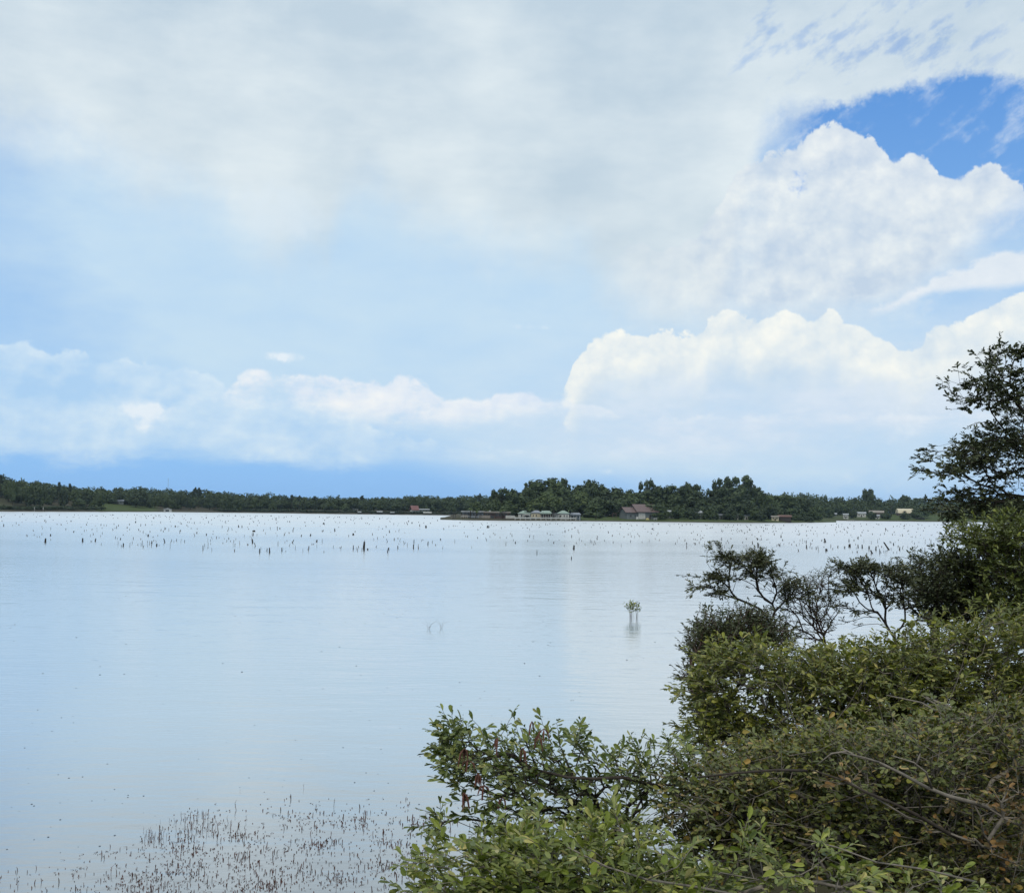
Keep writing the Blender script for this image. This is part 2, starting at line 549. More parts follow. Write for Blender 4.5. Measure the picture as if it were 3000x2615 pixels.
# ------------------------------------------------------------------ ground
def ground_mat(name, grass, dirt, attr=True, scale=0.06):
    m = bpy.data.materials.new(name)
    m.use_nodes = True
    t = m.node_tree
    gg = G(t)
    b = t.nodes['Principled BSDF']
    geo = gg.new('ShaderNodeNewGeometry')
    pos = X(gg, geo.outputs['Position'])
    n1 = gg.noise(pos, scale, 5, 0.6)
    n2 = gg.noise(pos, scale * 14, 4, 0.6)
    f = (n1 - 0.5) * 2.2 + (n2 - 0.5) * 1.2 + 0.5
    if attr:
        a = gg.new('ShaderNodeAttribute', attribute_name='lawn')
        f = f * 0.5 + (X(gg, a.outputs['Fac']) - 0.5) * 1.6 + 0.25
    gg.put(b.inputs['Base Color'], gg.mix(f.sat(), gg.mix(n2, dirt, tuple(v * 0.6 for v in dirt)), gg.mix(n2, grass, tuple(v * 0.7 for v in grass))))
    b.inputs['Roughness'].default_value = 0.95
    b.inputs['Specular IOR Level'].default_value = 0.1
    return m

M_shore = ground_mat('shore_ground', (0.066, 0.092, 0.032), (0.075, 0.072, 0.052))
M_bank = ground_mat('bank_litter', (0.05, 0.055, 0.02), (0.05, 0.038, 0.025), attr=False, scale=1.5)
M_base = mat('far_ground', (0.04, 0.05, 0.03), 1.0, 0.0)
rr = np.array([0.0, 300, 800, 1600, 2900])
na = 48
gv = np.array([[r * math.cos(2 * PI * k / na), r * math.sin(2 * PI * k / na), -1.6] for r in rr for k in range(na)])
gf = np.array([[i * na + k, (i + 1) * na + k, (i + 1) * na + (k + 1) % na, i * na + (k + 1) % na] for i in range(len(rr) - 1) for k in range(na)])
put('ground', mesh('ground', gv, gf), M_base, kind='structure')

FAR_Y = [(-900, 1488), (-300, 1495), (0, 1498), (500, 1499.5), (750, 1502), (1000, 1505.5), (1330, 1509.5), (2000, 1518), (2450, 1525), (2700, 1527.5), (3000, 1531), (3400, 1536), (4000, 1544)]
PEN_Y = [(1290, 1522), (1334, 1523), (1505, 1525), (1700, 1526), (1900, 1528), (2050, 1530), (2200, 1531), (2320, 1531), (2450, 1529.5)]
LAWN_F = [(0, .35), (180, .1), (285, .3), (300, 1), (440, 1), (470, .1), (640, 0), (980, .15), (1400, .2), (2300, .5), (2560, .7), (2590, 1), (2690, 1), (2720, 1), (3000, 1), (3400, .8)]

def far_hill(px):
    return float(interp([(-900, 16), (0, 14), (250, 9), (450, 6), (700, 4), (1400, 4), (2200, 4), (2560, 5), (2700, 7.5), (2900, 8.5), (3400, 10)], px))

def far_point(px, back, up=0.0):
    """a point `back` metres behind the far waterline at photo column px, on the land"""
    p = on_water(px, interp(FAR_Y, px))
    d = math.hypot(p[0], p[1])
    k = (d + back) / d
    return np.array([p[0] * k, p[1] * k, far_z(px, back) + up])

def far_z(px, back):
    hl = far_hill(px)
    return float(np.interp(back, [-25, 0, 3, 10, 22, 75, 200], [-1.7, 0, .5, .9, 1.6, hl * 0.8, hl]))

def pen_point(px, back, up=0.0):
    p = on_water(px, interp(PEN_Y, px))
    d = math.hypot(p[0], p[1])
    k = (d + back) / d
    return np.array([p[0] * k, p[1] * k, pen_z(px, back) + up])

def pen_z(px, back):
    w = float(interp([(1290, 0), (1340, 1), (2300, 1), (2450, .25)], px))
    return float(np.interp(back, [-20, 0, 1.5, 8, 30, 70, 110, 135], [-1.7, 0, .55, 1.0, 1.7, 2.4, 1.2, -1.7])) * (w if back > 0 else 1)

def ribbon(name, pxs, offs, fn, lawn, material):
    v = np.array([fn(p, o) for p in pxs for o in offs])
    n = len(offs)
    i = (np.arange(len(pxs) - 1)[:, None] * n + np.arange(n - 1)[None]).ravel()
    f = np.stack([i, i + n, i + n + 1, i + 1], 1)
    me = mesh(name, v, f)
    a = me.attributes.new('lawn', 'FLOAT', 'POINT')
    a.data.foreach_set('value', np.array([lawn(p, o) for p in pxs for o in offs], np.float32))
    return put(name, me, material, kind='structure', smooth=True)

ribbon('far_shore', np.arange(-900, 4001, 25), [-25, -6, 0, 1.5, 3, 6, 10, 22, 40, 75, 120, 200, 420], far_point,
       lambda p, o: float(interp(LAWN_F, p)) if o > 3 else 0.0, M_shore)
ribbon('peninsula', np.arange(1290, 2451, 10), [-20, -5, 0, .7, 1.5, 4, 8, 16, 30, 50, 70, 110, 135], pen_point,
       lambda p, o: (0.95 if p > 1690 else 0.25) if o > 1.2 else 0.0, M_shore)

def bank_edge(az):
    return float(np.interp(az, [-180, -100, -60, -20, 0, 7, 10, 13, 20, 26, 32, 50, 90, 180], [60, 30, 12, 9.5, 10.5, 11.5, 12.5, 22, 27, 30, 34, 45, 90, 60]))

def bank_z(x, y):
    r = math.hypot(x, y)
    e = bank_edge(math.degrees(math.atan2(x, y)))
    return 3.35 * (1 - r / e) if r < e else -0.25 * (r - e)

azs = np.concatenate([np.arange(-180, 0, 4.0), np.arange(0, 40, 1.0), np.arange(40, 181, 4.0)])
fr = [0.0, .1, .25, .4, .55, .7, .85, 1.0, 1.15]
_rng = np.random.default_rng(5)
bv = []
for a in azs:
    e = bank_edge(a)
    for q in fr:
        r = e * q + 1e-3
        x, y = r * math.sin(R(a)), r * math.cos(R(a))
        bv.append((x, y, bank_z(x, y) + (0.04 * math.sin(a * 0.9 + q * 31) if 0.05 < q < 1 else 0)))
n = len(fr)
i = (np.arange(len(azs) - 1)[:, None] * n + np.arange(n - 1)[None]).ravel()
put('bank', mesh('bank', bv, np.stack([i, i + 1, i + n + 1, i + n], 1)), M_bank, kind='structure', smooth=True)

# ------------------------------------------------------------------ hazy summer air
def haze():
    m = bpy.data.materials.new('haze_air')
    m.use_nodes = True
    t = m.node_tree
    t.nodes.clear()
    v = t.nodes.new('ShaderNodeVolumePrincipled')
    v.inputs['Color'].default_value = (.58, .82, 1.0, 1)
    v.inputs['Density'].default_value = 0.00007
    v.inputs['Anisotropy'].default_value = 0.1
    o = t.nodes.new('ShaderNodeOutputMaterial')
    t.links.new(v.outputs[0], o.inputs['Volume'])
    b = MB().box(-3050, 3050, -3050, 3050, -2.7, 48)
    b.build('haze', m, None, kind='stuff')
haze()

# ------------------------------------------------------------------ far trees
M_bark = mat('bark', (0.07, 0.055, 0.045), 0.9, 0.2, (6.0, (0.035, 0.028, 0.022), 0.25))

def crown_mat(name, dark, mid, light):
    m = bpy.data.materials.new(name)
    m.use_nodes = True
    gg = G(m.node_tree)
    b = m.node_tree.nodes['Principled BSDF']
    oi = gg.new('ShaderNodeObjectInfo')
    geo = gg.new('ShaderNodeNewGeometry')
    f = X(gg, geo.outputs['Random Per Island'])
    base = gg.mix(X(gg, oi.outputs['Random']), dark, mid)
    gg.put(b.inputs['Base Color'], gg.mix(gg.ss(f, 0.35, 1.0) * 0.75, base, light))
    b.inputs['Roughness'].default_value = 0.7
    b.inputs['Specular IOR Level'].default_value = 0.25
    return m

M_crown = crown_mat('far_crown', (0.018, 0.030, 0.015), (0.052, 0.078, 0.030), (0.070, 0.098, 0.040))
M_crown_lt = crown_mat('far_crown_light', (0.055, 0.085, 0.030), (0.065, 0.095, 0.034), (0.12, 0.155, 0.060))
M_crown_pine = crown_mat('far_crown_pine', (0.018, 0.030, 0.020), (0.026, 0.040, 0.026), (0.050, 0.070, 0.042))

def clump_faces(rng, lobes, n, size, flat=0.0):
    """leaf-clump quads spread through ellipsoid lobes (c, r); returns verts (4n,3)"""
    c = np.array([l[0] for l in lobes], float)
    r = np.array([l[1] for l in lobes], float)
    w = np.prod(r, 1) ** (2 / 3)
    k = rng.choice(len(lobes), n, p=w / w.sum())
    u = rng.normal(size=(n, 3))
    u /= np.linalg.norm(u, axis=1)[:, None]
    rad = rng.uniform(0.35, 1.0, n) ** 0.4 * (1 + rng.normal(0, 0.06, n))
    p = c[k] + u * r[k] * rad[:, None]
    nrm = u * 0.8 + rng.normal(0, 0.45, (n, 3)) + np.array([0, 0, 0.35])
    nrm /= np.linalg.norm(nrm, axis=1)[:, None]
    a = np.cross(nrm, rng.normal(size=(n, 3)))
    a /= np.linalg.norm(a, axis=1)[:, None]
    b = np.cross(nrm, a)
    s = size * rng.uniform(0.55, 1.25, n)[:, None]
    t = s * rng.uniform(0.5, 0.9, n)[:, None]
    q = np.stack([p - a * s - b * t * .4, p + a * s * .3 - b * t, p + a * s + b * t * .4, p - a * s * .3 + b * t], 1)
    return q.reshape(-1, 3)

def ico(c, r, sub=1):
    """low ellipsoid core for a lobe"""
    vs, fs = [], []
    nu, nv = 7, 5
    for i in range(1, nv):
        for j in range(nu):
            t, p = PI * i / nv, 2 * PI * j / nu
            vs.append((c[0] + r[0] * math.sin(t) * math.cos(p), c[1] + r[1] * math.sin(t) * math.sin(p), c[2] + r[2] * math.cos(t)))
    vs.append((c[0], c[1], c[2] + r[2])); vs.append((c[0], c[1], c[2] - r[2]))
    for i in range(nv - 2):
        for j in range(nu):
            q = (j + 1) % nu
            fs.append((i * nu + j, i * nu + q, (i + 1) * nu + q, (i + 1) * nu + j))
    for j in range(nu):
        q = (j + 1) % nu
        fs.append((j, q, (nv - 1) * nu)); fs.append(((nv - 2) * nu + q, (nv - 2) * nu + j, (nv - 1) * nu + 1))
    return vs, fs

def crown_lobes(rng, kind):
    """unit crown: width 1, height 1 with its foot at z=0"""
    L = []
    if kind == 'round':
        L.append(((0, 0, .52), (.38, .38, .36)))
        for _ in range(13):
            a = rng.uniform(0, 2 * PI); h = rng.uniform(.22, .86)
            rad = .34 * math.sqrt(max(0.05, 1 - ((h - .48) / .45) ** 2))
            s = rng.uniform(.13, .21)
            L.append(((rad * math.cos(a), rad * math.sin(a), h), (s, s, s * .85)))
        L.append(((rng.uniform(-.1, .1), 0, .86), (.16, .16, .12)))
    elif kind == 'low':                       # crown down to the ground, shrubby
        L.append(((0, 0, .45), (.40, .38, .42)))
        for _ in range(9):
            a = rng.uniform(0, 2 * PI); h = rng.uniform(.15, .8)
            s = rng.uniform(.15, .22)
            L.append(((.30 * math.cos(a), .30 * math.sin(a), h), (s, s, s)))
        L.append(((0, 0, .84), (.18, .18, .14)))
    elif kind == 'tall':                      # several upright heads with sky between
        for x, h, s in ((-.30, .80, .13), (-.06, .88, .12), (.17, .90, .13), (.34, .78, .11), (-.40, .60, .11), (.05, .66, .20), (.30, .55, .17), (-.22, .52, .20), (.0, .38, .25), (.24, .33, .18), (-.28, .30, .18)):
            L.append(((x + rng.uniform(-.04, .04), rng.uniform(-.25, .25), h + rng.uniform(-.03, .02)), (s, s, s * 1.05 * (.9 if h > .7 else .75))))
    elif kind == 'pine':                      # bare stem, tufted head
        for h, s in ((.93, .16), (.84, .26), (.74, .30), (.64, .24)):
            for _ in range(3):
                a = rng.uniform(0, 2 * PI)
                L.append(((s * math.cos(a), s * math.sin(a), h + rng.uniform(-.03, .03)), (s * .8, s * .8, .055)))
        L.append(((0, 0, .94), (.15, .15, .06)))
    return L

def tree_meshes(seed, kind, n, size):
    rng = np.random.default_rng(seed)
    L = crown_lobes(rng, kind)
    q = clump_faces(rng, L, n, size)
    f = np.arange(len(q)).reshape(-1, 4)
    vs, tris, quads = [], [], []
    base = len(q)
    for c_, r_ in L:
        v_, f_ = ico(c_, tuple(t * (.62 if kind != 'pine' else .5) for t in r_))
        k = base + len(vs)
        vs += v_
        for t in f_:
            (quads if len(t) == 4 else tris).append(tuple(k + i for i in t))
    me = mesh('crown', np.concatenate([q, np.array(vs)]), f, np.array(quads), np.array(tris))
    b = MB()
    top = {'round': .62, 'low': .5, 'tall': .8, 'pine': .95}[kind]
    b.tube([(0, 0, -.03), (.01, 0, top * .4), (-.015, .01, top * .75), (0, 0, top)], [.034, .028, .018, .006], 6)
    if kind in ('tall', 'round'):
        for l in L[:5]:
            c_ = l[0]
            b.tube([(0, 0, top * rng.uniform(.35, .6)), (c_[0] * .5, c_[1] * .5, c_[2] * .85), c_], [.016, .011, .004], 5)
    return me, b.me('trunk')

TREES = {}
for kind, k, n, size in (('round', 6, 1500, .045), ('low', 4, 1300, .05), ('tall', 3, 1700, .04), ('pine', 3, 800, .045)):
    for j in range(k):
        TREES[(kind, j)] = tree_meshes(11 + j * 7 + len(kind), kind, n, size)
for (kind, j), (cm, tm) in list(TREES.items()):
    cm.materials.append(M_crown_pine if kind == 'pine' else M_crown)
    tm.materials.append(M_bark)
LIGHT = {}
for j in range(3):
    cm = TREES[('round', j)][0].copy()
    cm.materials.clear(); cm.materials.append(M_crown_lt)
    LIGHT[j] = cm

_tr = random.Random(4)
TREE_NAME = {'round': 'broadleaf_tree', 'low': 'bushy_tree', 'tall': 'tall_tree', 'pine': 'pine_tree'}

def far_tree(base, px, topy, wpx, kind, label, group=None, light=False, name=None, cat='tree'):
    depth = float((np.asarray(base) - EYE) @ _F)
    h = at(px, topy, depth)[2] - base[2]
    w = wpx * 1.12 * depth / 3000
    j = _tr.randrange(sum(1 for k in TREES if k[0] == kind))
    cm, tm = TREES[(kind, j)]
    t = thing(name or TREE_NAME[kind], label, cat, base, _tr.uniform(-.5, .5) if kind == 'tall' else _tr.uniform(0, 6.28), group)
    t.scale = (w, w, h)
    put('crown', LIGHT[j % 3] if light else cm, None, t)
    put('trunk', tm, None, t)
    return t

LSKY = [(-300, 1385), (0, 1393), (60, 1402), (100, 1408), (150, 1415), (200, 1421), (250, 1425), (300, 1428), (350, 1429), (400, 1427), (450, 1428), (500, 1431), (550, 1433),
        (600, 1434), (650, 1438), (700, 1441), (760, 1443), (800, 1444), (830, 1450), (900, 1455), (960, 1454), (1050, 1453), (1090, 1455), (1150, 1452), (1180, 1447),
        (1250, 1448), (1300, 1450), (1400, 1449), (1480, 1446), (1700, 1446), (2250, 1440), (2330, 1441), (2375, 1442), (2400, 1450), (2450, 1454), (2520, 1452), (2580, 1455),
        (2640, 1453), (2700, 1457), (2800, 1458), (3000, 1462), (3300, 1464)]

# the woods behind the first row of trees: a mass nobody could count
def forest(name, x0, x1, step, rows, n_quads):
    rng = np.random.default_rng(77)
    vs, tot = [], 0
    for back, drop, wd in rows:
        for px in np.arange(x0, x1, step):
            px = px + rng.uniform(-.4, .4) * step
            b_ = far_point(px, back + rng.uniform(-8, 8))
            depth = float((b_ - EYE) @ _F)
            ty = float(interp(LSKY, px)) + drop + rng.normal(0, 3.0)
            h = at(px, ty, depth)[2] - b_[2]
            w = wd * rng.uniform(.75, 1.3) * depth / 3000
            L = crown_lobes(rng, 'round' if rng.random() < .7 else 'low')
            q = clump_faces(rng, L, n_quads, .06)
            q = q * np.array([w, w, h]) + b_
            vs.append(q)
    v = np.concatenate(vs)
    return put(name, mesh(name, v, np.arange(len(v)).reshape(-1, 4)), M_crown, kind='stuff')

forest('woods', -340, 1620, 13, ((150, 1, 34), (95, 7, 36)), 420)
forest('woods', 2180, 3360, 14, ((190, 1, 34), (120, 12, 38)), 420)

# first row on the left and middle far shore
ZONE = [(130, 'on the hillside at the far left edge'), (300, 'behind the lamp-post jetty left of the lawn'), (465, 'around the pale grey house above the left lawn'), (640, 'behind the small white boathouse on the left shore'),
        (970, 'on the houseless stretch of far shore'), (1190, 'behind the small pale boat shelters'), (1310, 'beside the red A-frame cabin'), (9999, 'just left of the wooded point')]
def zone(px):
    return next(z for x, z in ZONE if px < x)

px = -150
while px < 1470:
    gap = 300 < px < 395 or 1045 < px < 1060 or 1195 < px < 1275
    back = _tr.uniform(22, 60) if not gap else _tr.uniform(60, 80)
    b_ = far_point(px, back)
    s = float(interp(LSKY, px))
    top = s + _tr.uniform(4, 34) * (1505 - s) / 80
    k = 'low' if _tr.random() < .35 else 'round'
    if _tr.random() < .12:
        k, top = 'pine', s - _tr.uniform(2, 7)
    far_tree(b_, px, top, _tr.uniform(24, 42) if k != 'pine' else 15, k, ('bushy low dark tree ' if k == 'low' else 'taller rounded dark tree ' if k == 'round' else 'thin pine poking above the woods ') + zone(px),
             {'low': 'low', 'round': 'rounded', 'pine': 'pine'}[k] + ' trees ' + zone(px))
    px += _tr.uniform(9, 19)

# ------------------------------------------------------------------ trees on the wooded point
def pen_tree(px, topy, w, kind, back, label, light=False, **kw):
    return far_tree(pen_point(px, back), px, topy, w * 1.18, kind, label, light=light, **kw)

pen_tree(1467, 1427, 50, 'tall', 55, 'slender tree with split see-through top at the left tip of the point')
pen_tree(1446, 1446, 42, 'round', 60, 'lower tree left of the slender split-topped tree')
pen_tree(1511, 1431, 62, 'round', 50, 'rounded tree behind the flat-roofed dock building')
pen_tree(1541, 1420, 56, 'round', 66, 'dark tree stepping up left of the great broad oak')
pen_tree(1600, 1395, 118, 'round', 74, 'great broad oak forming the highest dome on the point')
pen_tree(1650, 1400, 44, 'tall', 82, 'small tufted crown peeping out right of the great oak')
pen_tree(1690, 1418, 70, 'round', 70, 'shoulder tree filling the gap right of the great oak')
pen_tree(1721, 1402, 62, 'round', 84, 'tufted tree breaking the skyline above the blue-grey cottage')
pen_tree(1754, 1414, 56, 'round', 78, 'sloping crown behind and right of the tufted skyline tree')
pen_tree(1795, 1423, 74, 'round', 72, 'wide dark crown to the left behind the red-roofed house')
pen_tree(1838, 1430, 66, 'round', 66, 'dark tree directly behind the ridge of the red roof')
pen_tree(1897, 1401, 44, 'tall', 80, 'tree with two upright prongs rising behind the red roof')
pen_tree(1925, 1421, 80, 'round', 62, 'broad bushy tree right of the two-pronged tree')
pen_tree(1975, 1416, 84, 'round', 56, 'large mid-green tree shading the small grey cottage')
pen_tree(2012, 1407, 42, 'round', 86, 'round-topped tree poking up above the middle of the point')
pen_tree(2046, 1413, 56, 'round', 74, 'smooth domed crown just left of the notch of sky')
pen_tree(2052, 1436, 70, 'round', 48, 'light olive tree leaning over the pale white cottage')
pen_tree(2092, 1424, 44, 'tall', 66, 'ragged small tree in the notch beside the tallest group')
pen_tree(2116, 1395, 54, 'tall', 60, 'tall cloud-headed tree at the left of the tallest group')
pen_tree(2166, 1391, 78, 'tall', 64, 'tallest tree on the point with several rounded heads')
pen_tree(2142, 1421, 96, 'round', 44, 'massive dark tree in front of the tallest group')
pen_tree(2194, 1400, 40, 'tall', 72, 'narrow upright tree at the right of the tallest group')
pen_tree(2223, 1421, 46, 'round', 58, 'rounded tree stepping down right of the tallest group')
pen_tree(2246, 1450, 56, 'round', 50, 'low tree right of the massive dark tree')
pen_tree(2290, 1447, 80, 'round', 62, 'wide dull tree above the rust-roofed shed')
pen_tree(2345, 1452, 66, 'round', 66, 'last dark tree towards the open lagoon')
pen_tree(2384, 1482, 46, 'low', 40, 'dense dark bushy tree at the end of the point')
# nearer, lower trees
pen_tree(1570, 1457, 54, 'round', 40, 'small pale green tree behind the white cottages', True)
pen_tree(1614, 1439, 56, 'round', 42, 'bright rounded light green tree behind the cottages', True)
pen_tree(1697, 1434, 60, 'round', 46, 'dull light green tree right of the cottages', True)
pen_tree(1545, 1462, 44, 'round', 46, 'grey-green tree between dock building and cottages')
pen_tree(1489, 1464, 46, 'low', 42, 'grey-green bushy tree behind the brown dock building')
pen_tree(1400, 1468, 42, 'low', 48, 'low bushy tree behind the left dock building')
pen_tree(1740, 1456, 62, 'round', 40, 'dark spreading tree above the lawn left of red roof')
pen_tree(1775, 1448, 66, 'round', 44, 'dark spreading tree close to the left gable of red roof')
pen_tree(1726, 1497, 34, 'low', 22, 'dark clipped bush beside the blue-grey cottage', cat='bush', name='bush')
pen_tree(1752, 1500, 30, 'low', 18, 'grey-green bush at the left of the lawn', cat='bush', name='bush')
pen_tree(1916, 1475, 60, 'round', 13, 'dome-shaped small tree in front of the red-roofed house')
pen_tree(1940, 1503, 22, 'low', 9, 'dark bush at the water right of the red-roofed house', cat='bush', name='bush')
pen_tree(1987, 1478, 40, 'low', 20, 'medium tree between the grey and white cottages')
pen_tree(2080, 1482, 46, 'low', 18, 'dark tree in front of the white cottage')
pen_tree(2120, 1468, 56, 'round', 26, 'dark low-branched tree on the lawn under the tallest group')
pen_tree(2180, 1460, 60, 'round', 24, 'broad dark tree shading the far right white cottage')
pen_tree(2230, 1500, 32, 'low', 6, 'black-green bush at the water left of the shed', cat='bush', name='bush')
pen_tree(2328, 1503, 26, 'low', 14, 'grey-green bush right of the rust-roofed shed', cat='bush', name='bush')
pen_tree(2360, 1510, 44, 'low', 10, 'low scrub along the bank of the spit', cat='bush', name='bush')

pen_tree(2022, 1484, 44, 'low', 19, 'dark tree hiding the left half of the pale-roofed grey cottage')
pen_tree(1948, 1490, 30, 'low', 22, 'dark tree just right of the dome-shaped small tree')
pen_tree(2138, 1482, 40, 'low', 15, 'dark tree between the low dull cottage and narrow white one')
pen_tree(2172, 1492, 16, 'low', 13, 'narrow dark tree between the two white cottages')
pen_tree(2212, 1484, 36, 'low', 13, 'dark bushy tree right of the last white cottage')
pen_tree(2255, 1476, 50, 'low', 30, 'dull green tree behind the low pale cottage')
pen_tree(1850, 1440, 80, 'round', 50, 'black-green tree wrapped round the back of the red roof')
pen_tree(1640, 1424, 80, 'round', 58, 'deep green tree above the stair cottage')
pen_tree(1660, 1446, 60, 'round', 48, 'dark tree between the two light green trees and the blue-grey cottage')

# right-hand far shore
def rt(px, topy, w, kind, back, label, light=False, **kw):
    return far_tree(far_point(px, back), px, topy, w, kind, label, light=light, **kw)
rt(2548, 1427, 42, 'round', 130, 'lone round-headed tree standing above the right-hand ridge')
rt(2648, 1446, 36, 'round', 120, 'slightly taller pale tree on the ridge above the yellow house')
rt(2713, 1448, 10, 'pine', 130, 'thin pine tip on the ridge behind the near right tree')
rt(2430, 1484, 36, 'low', 30, 'bushy tree left of the small white shed on the lagoon')
rt(2500, 1488, 30, 'low', 26, 'dark bushy tree between the white shed and white house')
rt(2552, 1496, 32, 'low', 18, 'bush below the long pale roof on the lagoon shore', cat='bush', name='bush')
rt(2596, 1498, 32, 'low', 22, 'bush right of the white door by the lagoon', cat='bush', name='bush')
rt(2652, 1500, 36, 'low', 22, 'round bush in front of the yellow house', cat='bush', name='bush')
rt(2700, 1474, 50, 'round', 36, 'dark broad tree right of the yellow house')
rt(2688, 1491, 36, 'low', 26, 'dark bush at the foot of the tree right of the yellow house', cat='bush', name='bush')
rt(2395, 1474, 44, 'round', 52, 'dark tree left of the lagoon houses')
rt(2480, 1466, 40, 'round', 90, 'dark tree on the slope above the white shed')
rt(2790, 1478, 50, 'round', 60, 'tree on the bright lawn behind the near right tree')
rt(2860, 1470, 60, 'round', 90, 'tree left of the white houses behind the near right tree')
rt(2975, 1474, 60, 'round', 90, 'tree at the far right edge beyond the near right tree')

# undergrowth filling the foot of the woods
def thicket(name, fn, x0, x1, step, back, h0, h1, seed):
    rng = np.random.default_rng(seed)
    vs = []
    for px in np.arange(x0, x1, step):
        b_ = fn(px + rng.uniform(-4, 4), back + rng.uniform(-5, 5))
        w, h = rng.uniform(5, 9), rng.uniform(h0, h1)
        q = clump_faces(rng, [((0, 0, .4), (.5, .5, .45)), ((.3, 0, .6), (.3, .3, .3)), ((-.3, .1, .5), (.3, .3, .35))], 240, .08)
        vs.append(q * np.array([w, w, h]) + b_)
    v = np.concatenate(vs)
    put(name, mesh(name, v, np.arange(len(v)).reshape(-1, 4)), M_crown, kind='stuff')
thicket('undergrowth', pen_point, 1440, 2400, 11, 52, 5, 9, 3)
thicket('undergrowth', far_point, -300, 1480, 8, 70, 5, 10, 4)
thicket('undergrowth', far_point, 2180, 3300, 9, 104, 6, 11, 5)
thicket('shore_scrub', far_point, -200, 290, 9, 16, 1.2, 3, 6)
thicket('shore_scrub', far_point, 640, 1440, 9, 12, 1.0, 2.6, 7)

# palms on the dock
def palm(px, topy, base, label):
    depth = float((base - EYE) @ _F)
    h = at(px, topy, depth)[2] - base[2]
    t = thing('palm_tree', label, 'palm', base, 0, 'palms by the dock buildings')
    MB().tube([(0, 0, 0), (.1, 0, h * .5), (0, 0, h * .86)], [.22, .18, .16], 7).build('trunk', M_bark, t)
    rng = np.random.default_rng(int(px))
    b = MB()
    for k in range(34):
        a = rng.uniform(0, 2 * PI); up = rng.uniform(-.5, 1.2); l = rng.uniform(1.5, 2.2)
        p = [np.array([0, 0, h * .86])]
        for s in range(1, 4):
            f = s / 3
            p.append(np.array([math.cos(a) * l * f * math.cos(up) , math.sin(a) * l * f * math.cos(up), h * .86 + l * (math.sin(up) * f - .45 * f * f)]))
        sd_ = np.array([-math.sin(a), math.cos(a), .1]) * .3
        for s in range(3):
            w0, w1 = (.3, 1, .9, .1)[s], (.3, 1, .9, .1)[s + 1]
            b.add([p[s] - sd_ * w0, p[s] + sd_ * w0, p[s + 1] + sd_ * w1, p[s + 1] - sd_ * w1], [(0, 1, 2, 3)])
    b.build('frond', M_crown_lt, t, kind='stuff')
    return t

palm(1377, 1481, pen_point(1377, 4), 'short palm with round head above the left dock roof')
palm(1394, 1487, pen_point(1394, 4), 'rounder palm head just right of the first dock palm')
palm(1472, 1486, pen_point(1472, 6), 'round palm head behind the brown dock building')
palm(1545, 1488, pen_point(1545, 5), 'slim palm in front of the left white cottage')
palm(1622, 1483, pen_point(1622, 6), 'palm with drooping head between the white cottages')
palm(1667, 1486, pen_point(1667, 6), 'reddish-headed palm left of the blue-grey cottage')
palm(1745, 1497, pen_point(1745, 6), 'small lone palm on the lawn left of the red-roofed house')

# ------------------------------------------------------------------ buildings
def flat_mat(name, rgb, rough=.7, nz=None):
    d = tuple(v * .7 for v in rgb)
    return mat(name, rgb, rough, .3, (1.2, d, .3))
W_white = flat_mat('white_siding', (.52, .53, .50))
W_cream = flat_mat('cream_siding', (.62, .57, .42))
W_grey = flat_mat('grey_siding', (.15, .175, .18))
W_blue = flat_mat('blue_grey_siding', (.26, .31, .36))
W_brown = flat_mat('brown_siding', (.13, .085, .08))
W_dark = flat_mat('dark_boards', (.05, .042, .04))
W_tan = flat_mat('tan_roof', (.27, .245, .215))
R_red = flat_mat('red_metal_roof', (.15, .108, .105), .5)
R_scarlet = flat_mat('scarlet_roof', (.20, .098, .095), .5)
R_green = flat_mat('pale_green_roof', (.27, .36, .31), .5)
R_grey = flat_mat('pale_metal_roof', (.34, .37, .39), .5)
R_slate = flat_mat('slate_roof', (.22, .25, .29), .5)
R_rust = flat_mat('rust_roof', (.14, .075, .06), .7)
M_glass = mat('dark_window', (.03, .035, .04), .15, .5)
M_conc = flat_mat('concrete', (.38, .37, .35), .9)

def facing(base):
    return -math.atan2(base[0], base[1])

def box_part(name, m, par, x0, x1, y0, y1, z0, z1, parent_kind=None):
    return MB().box(x0, x1, y0, y1, z0, z1).build(name, m, par)

def gable_roof(par, m, w, d, z, rise, axis='x', over=.35, th=.16, hip=0.0, x=0.0, y=0.0):
    """two slabs of roof; axis = direction of the ridge"""
    b = MB()
    hx, hy = w / 2 + over, d / 2 + over
    if axis == 'x':
        e = hx - hip
        for s in (-1, 1):
            o = [(x - hx, y + s * hy, z), (x + hx, y + s * hy, z), (x + e, y, z + rise), (x - e, y, z + rise)]
            b.add(o + [(p[0], p[1], p[2] + th) for p in o], [(0, 1, 2, 3), (4, 7, 6, 5), (0, 4, 5, 1), (1, 5, 6, 2), (2, 6, 7, 3), (3, 7, 4, 0)])
        for s in (-1, 1):
            if hip:
                o = [(x + s * hx, y - hy, z), (x + s * hx, y + hy, z), (x + s * e, y, z + rise)]
                b.add(o + [(p[0], p[1], p[2] + th) for p in o], [(0, 1, 2), (3, 5, 4), (0, 3, 4, 1)])
    else:
        for s in (-1, 1):
            o = [(x + s * hx, y - hy, z), (x + s * hx, y + hy, z), (x, y + hy, z + rise), (x, y - hy, z + rise)]
            b.add(o + [(p[0], p[1], p[2] + th) for p in o], [(0, 1, 2, 3), (4, 7, 6, 5), (0, 4, 5, 1), (1, 5, 6, 2), (2, 6, 7, 3), (3, 7, 4, 0)])
    return b.build('roof', m, par)

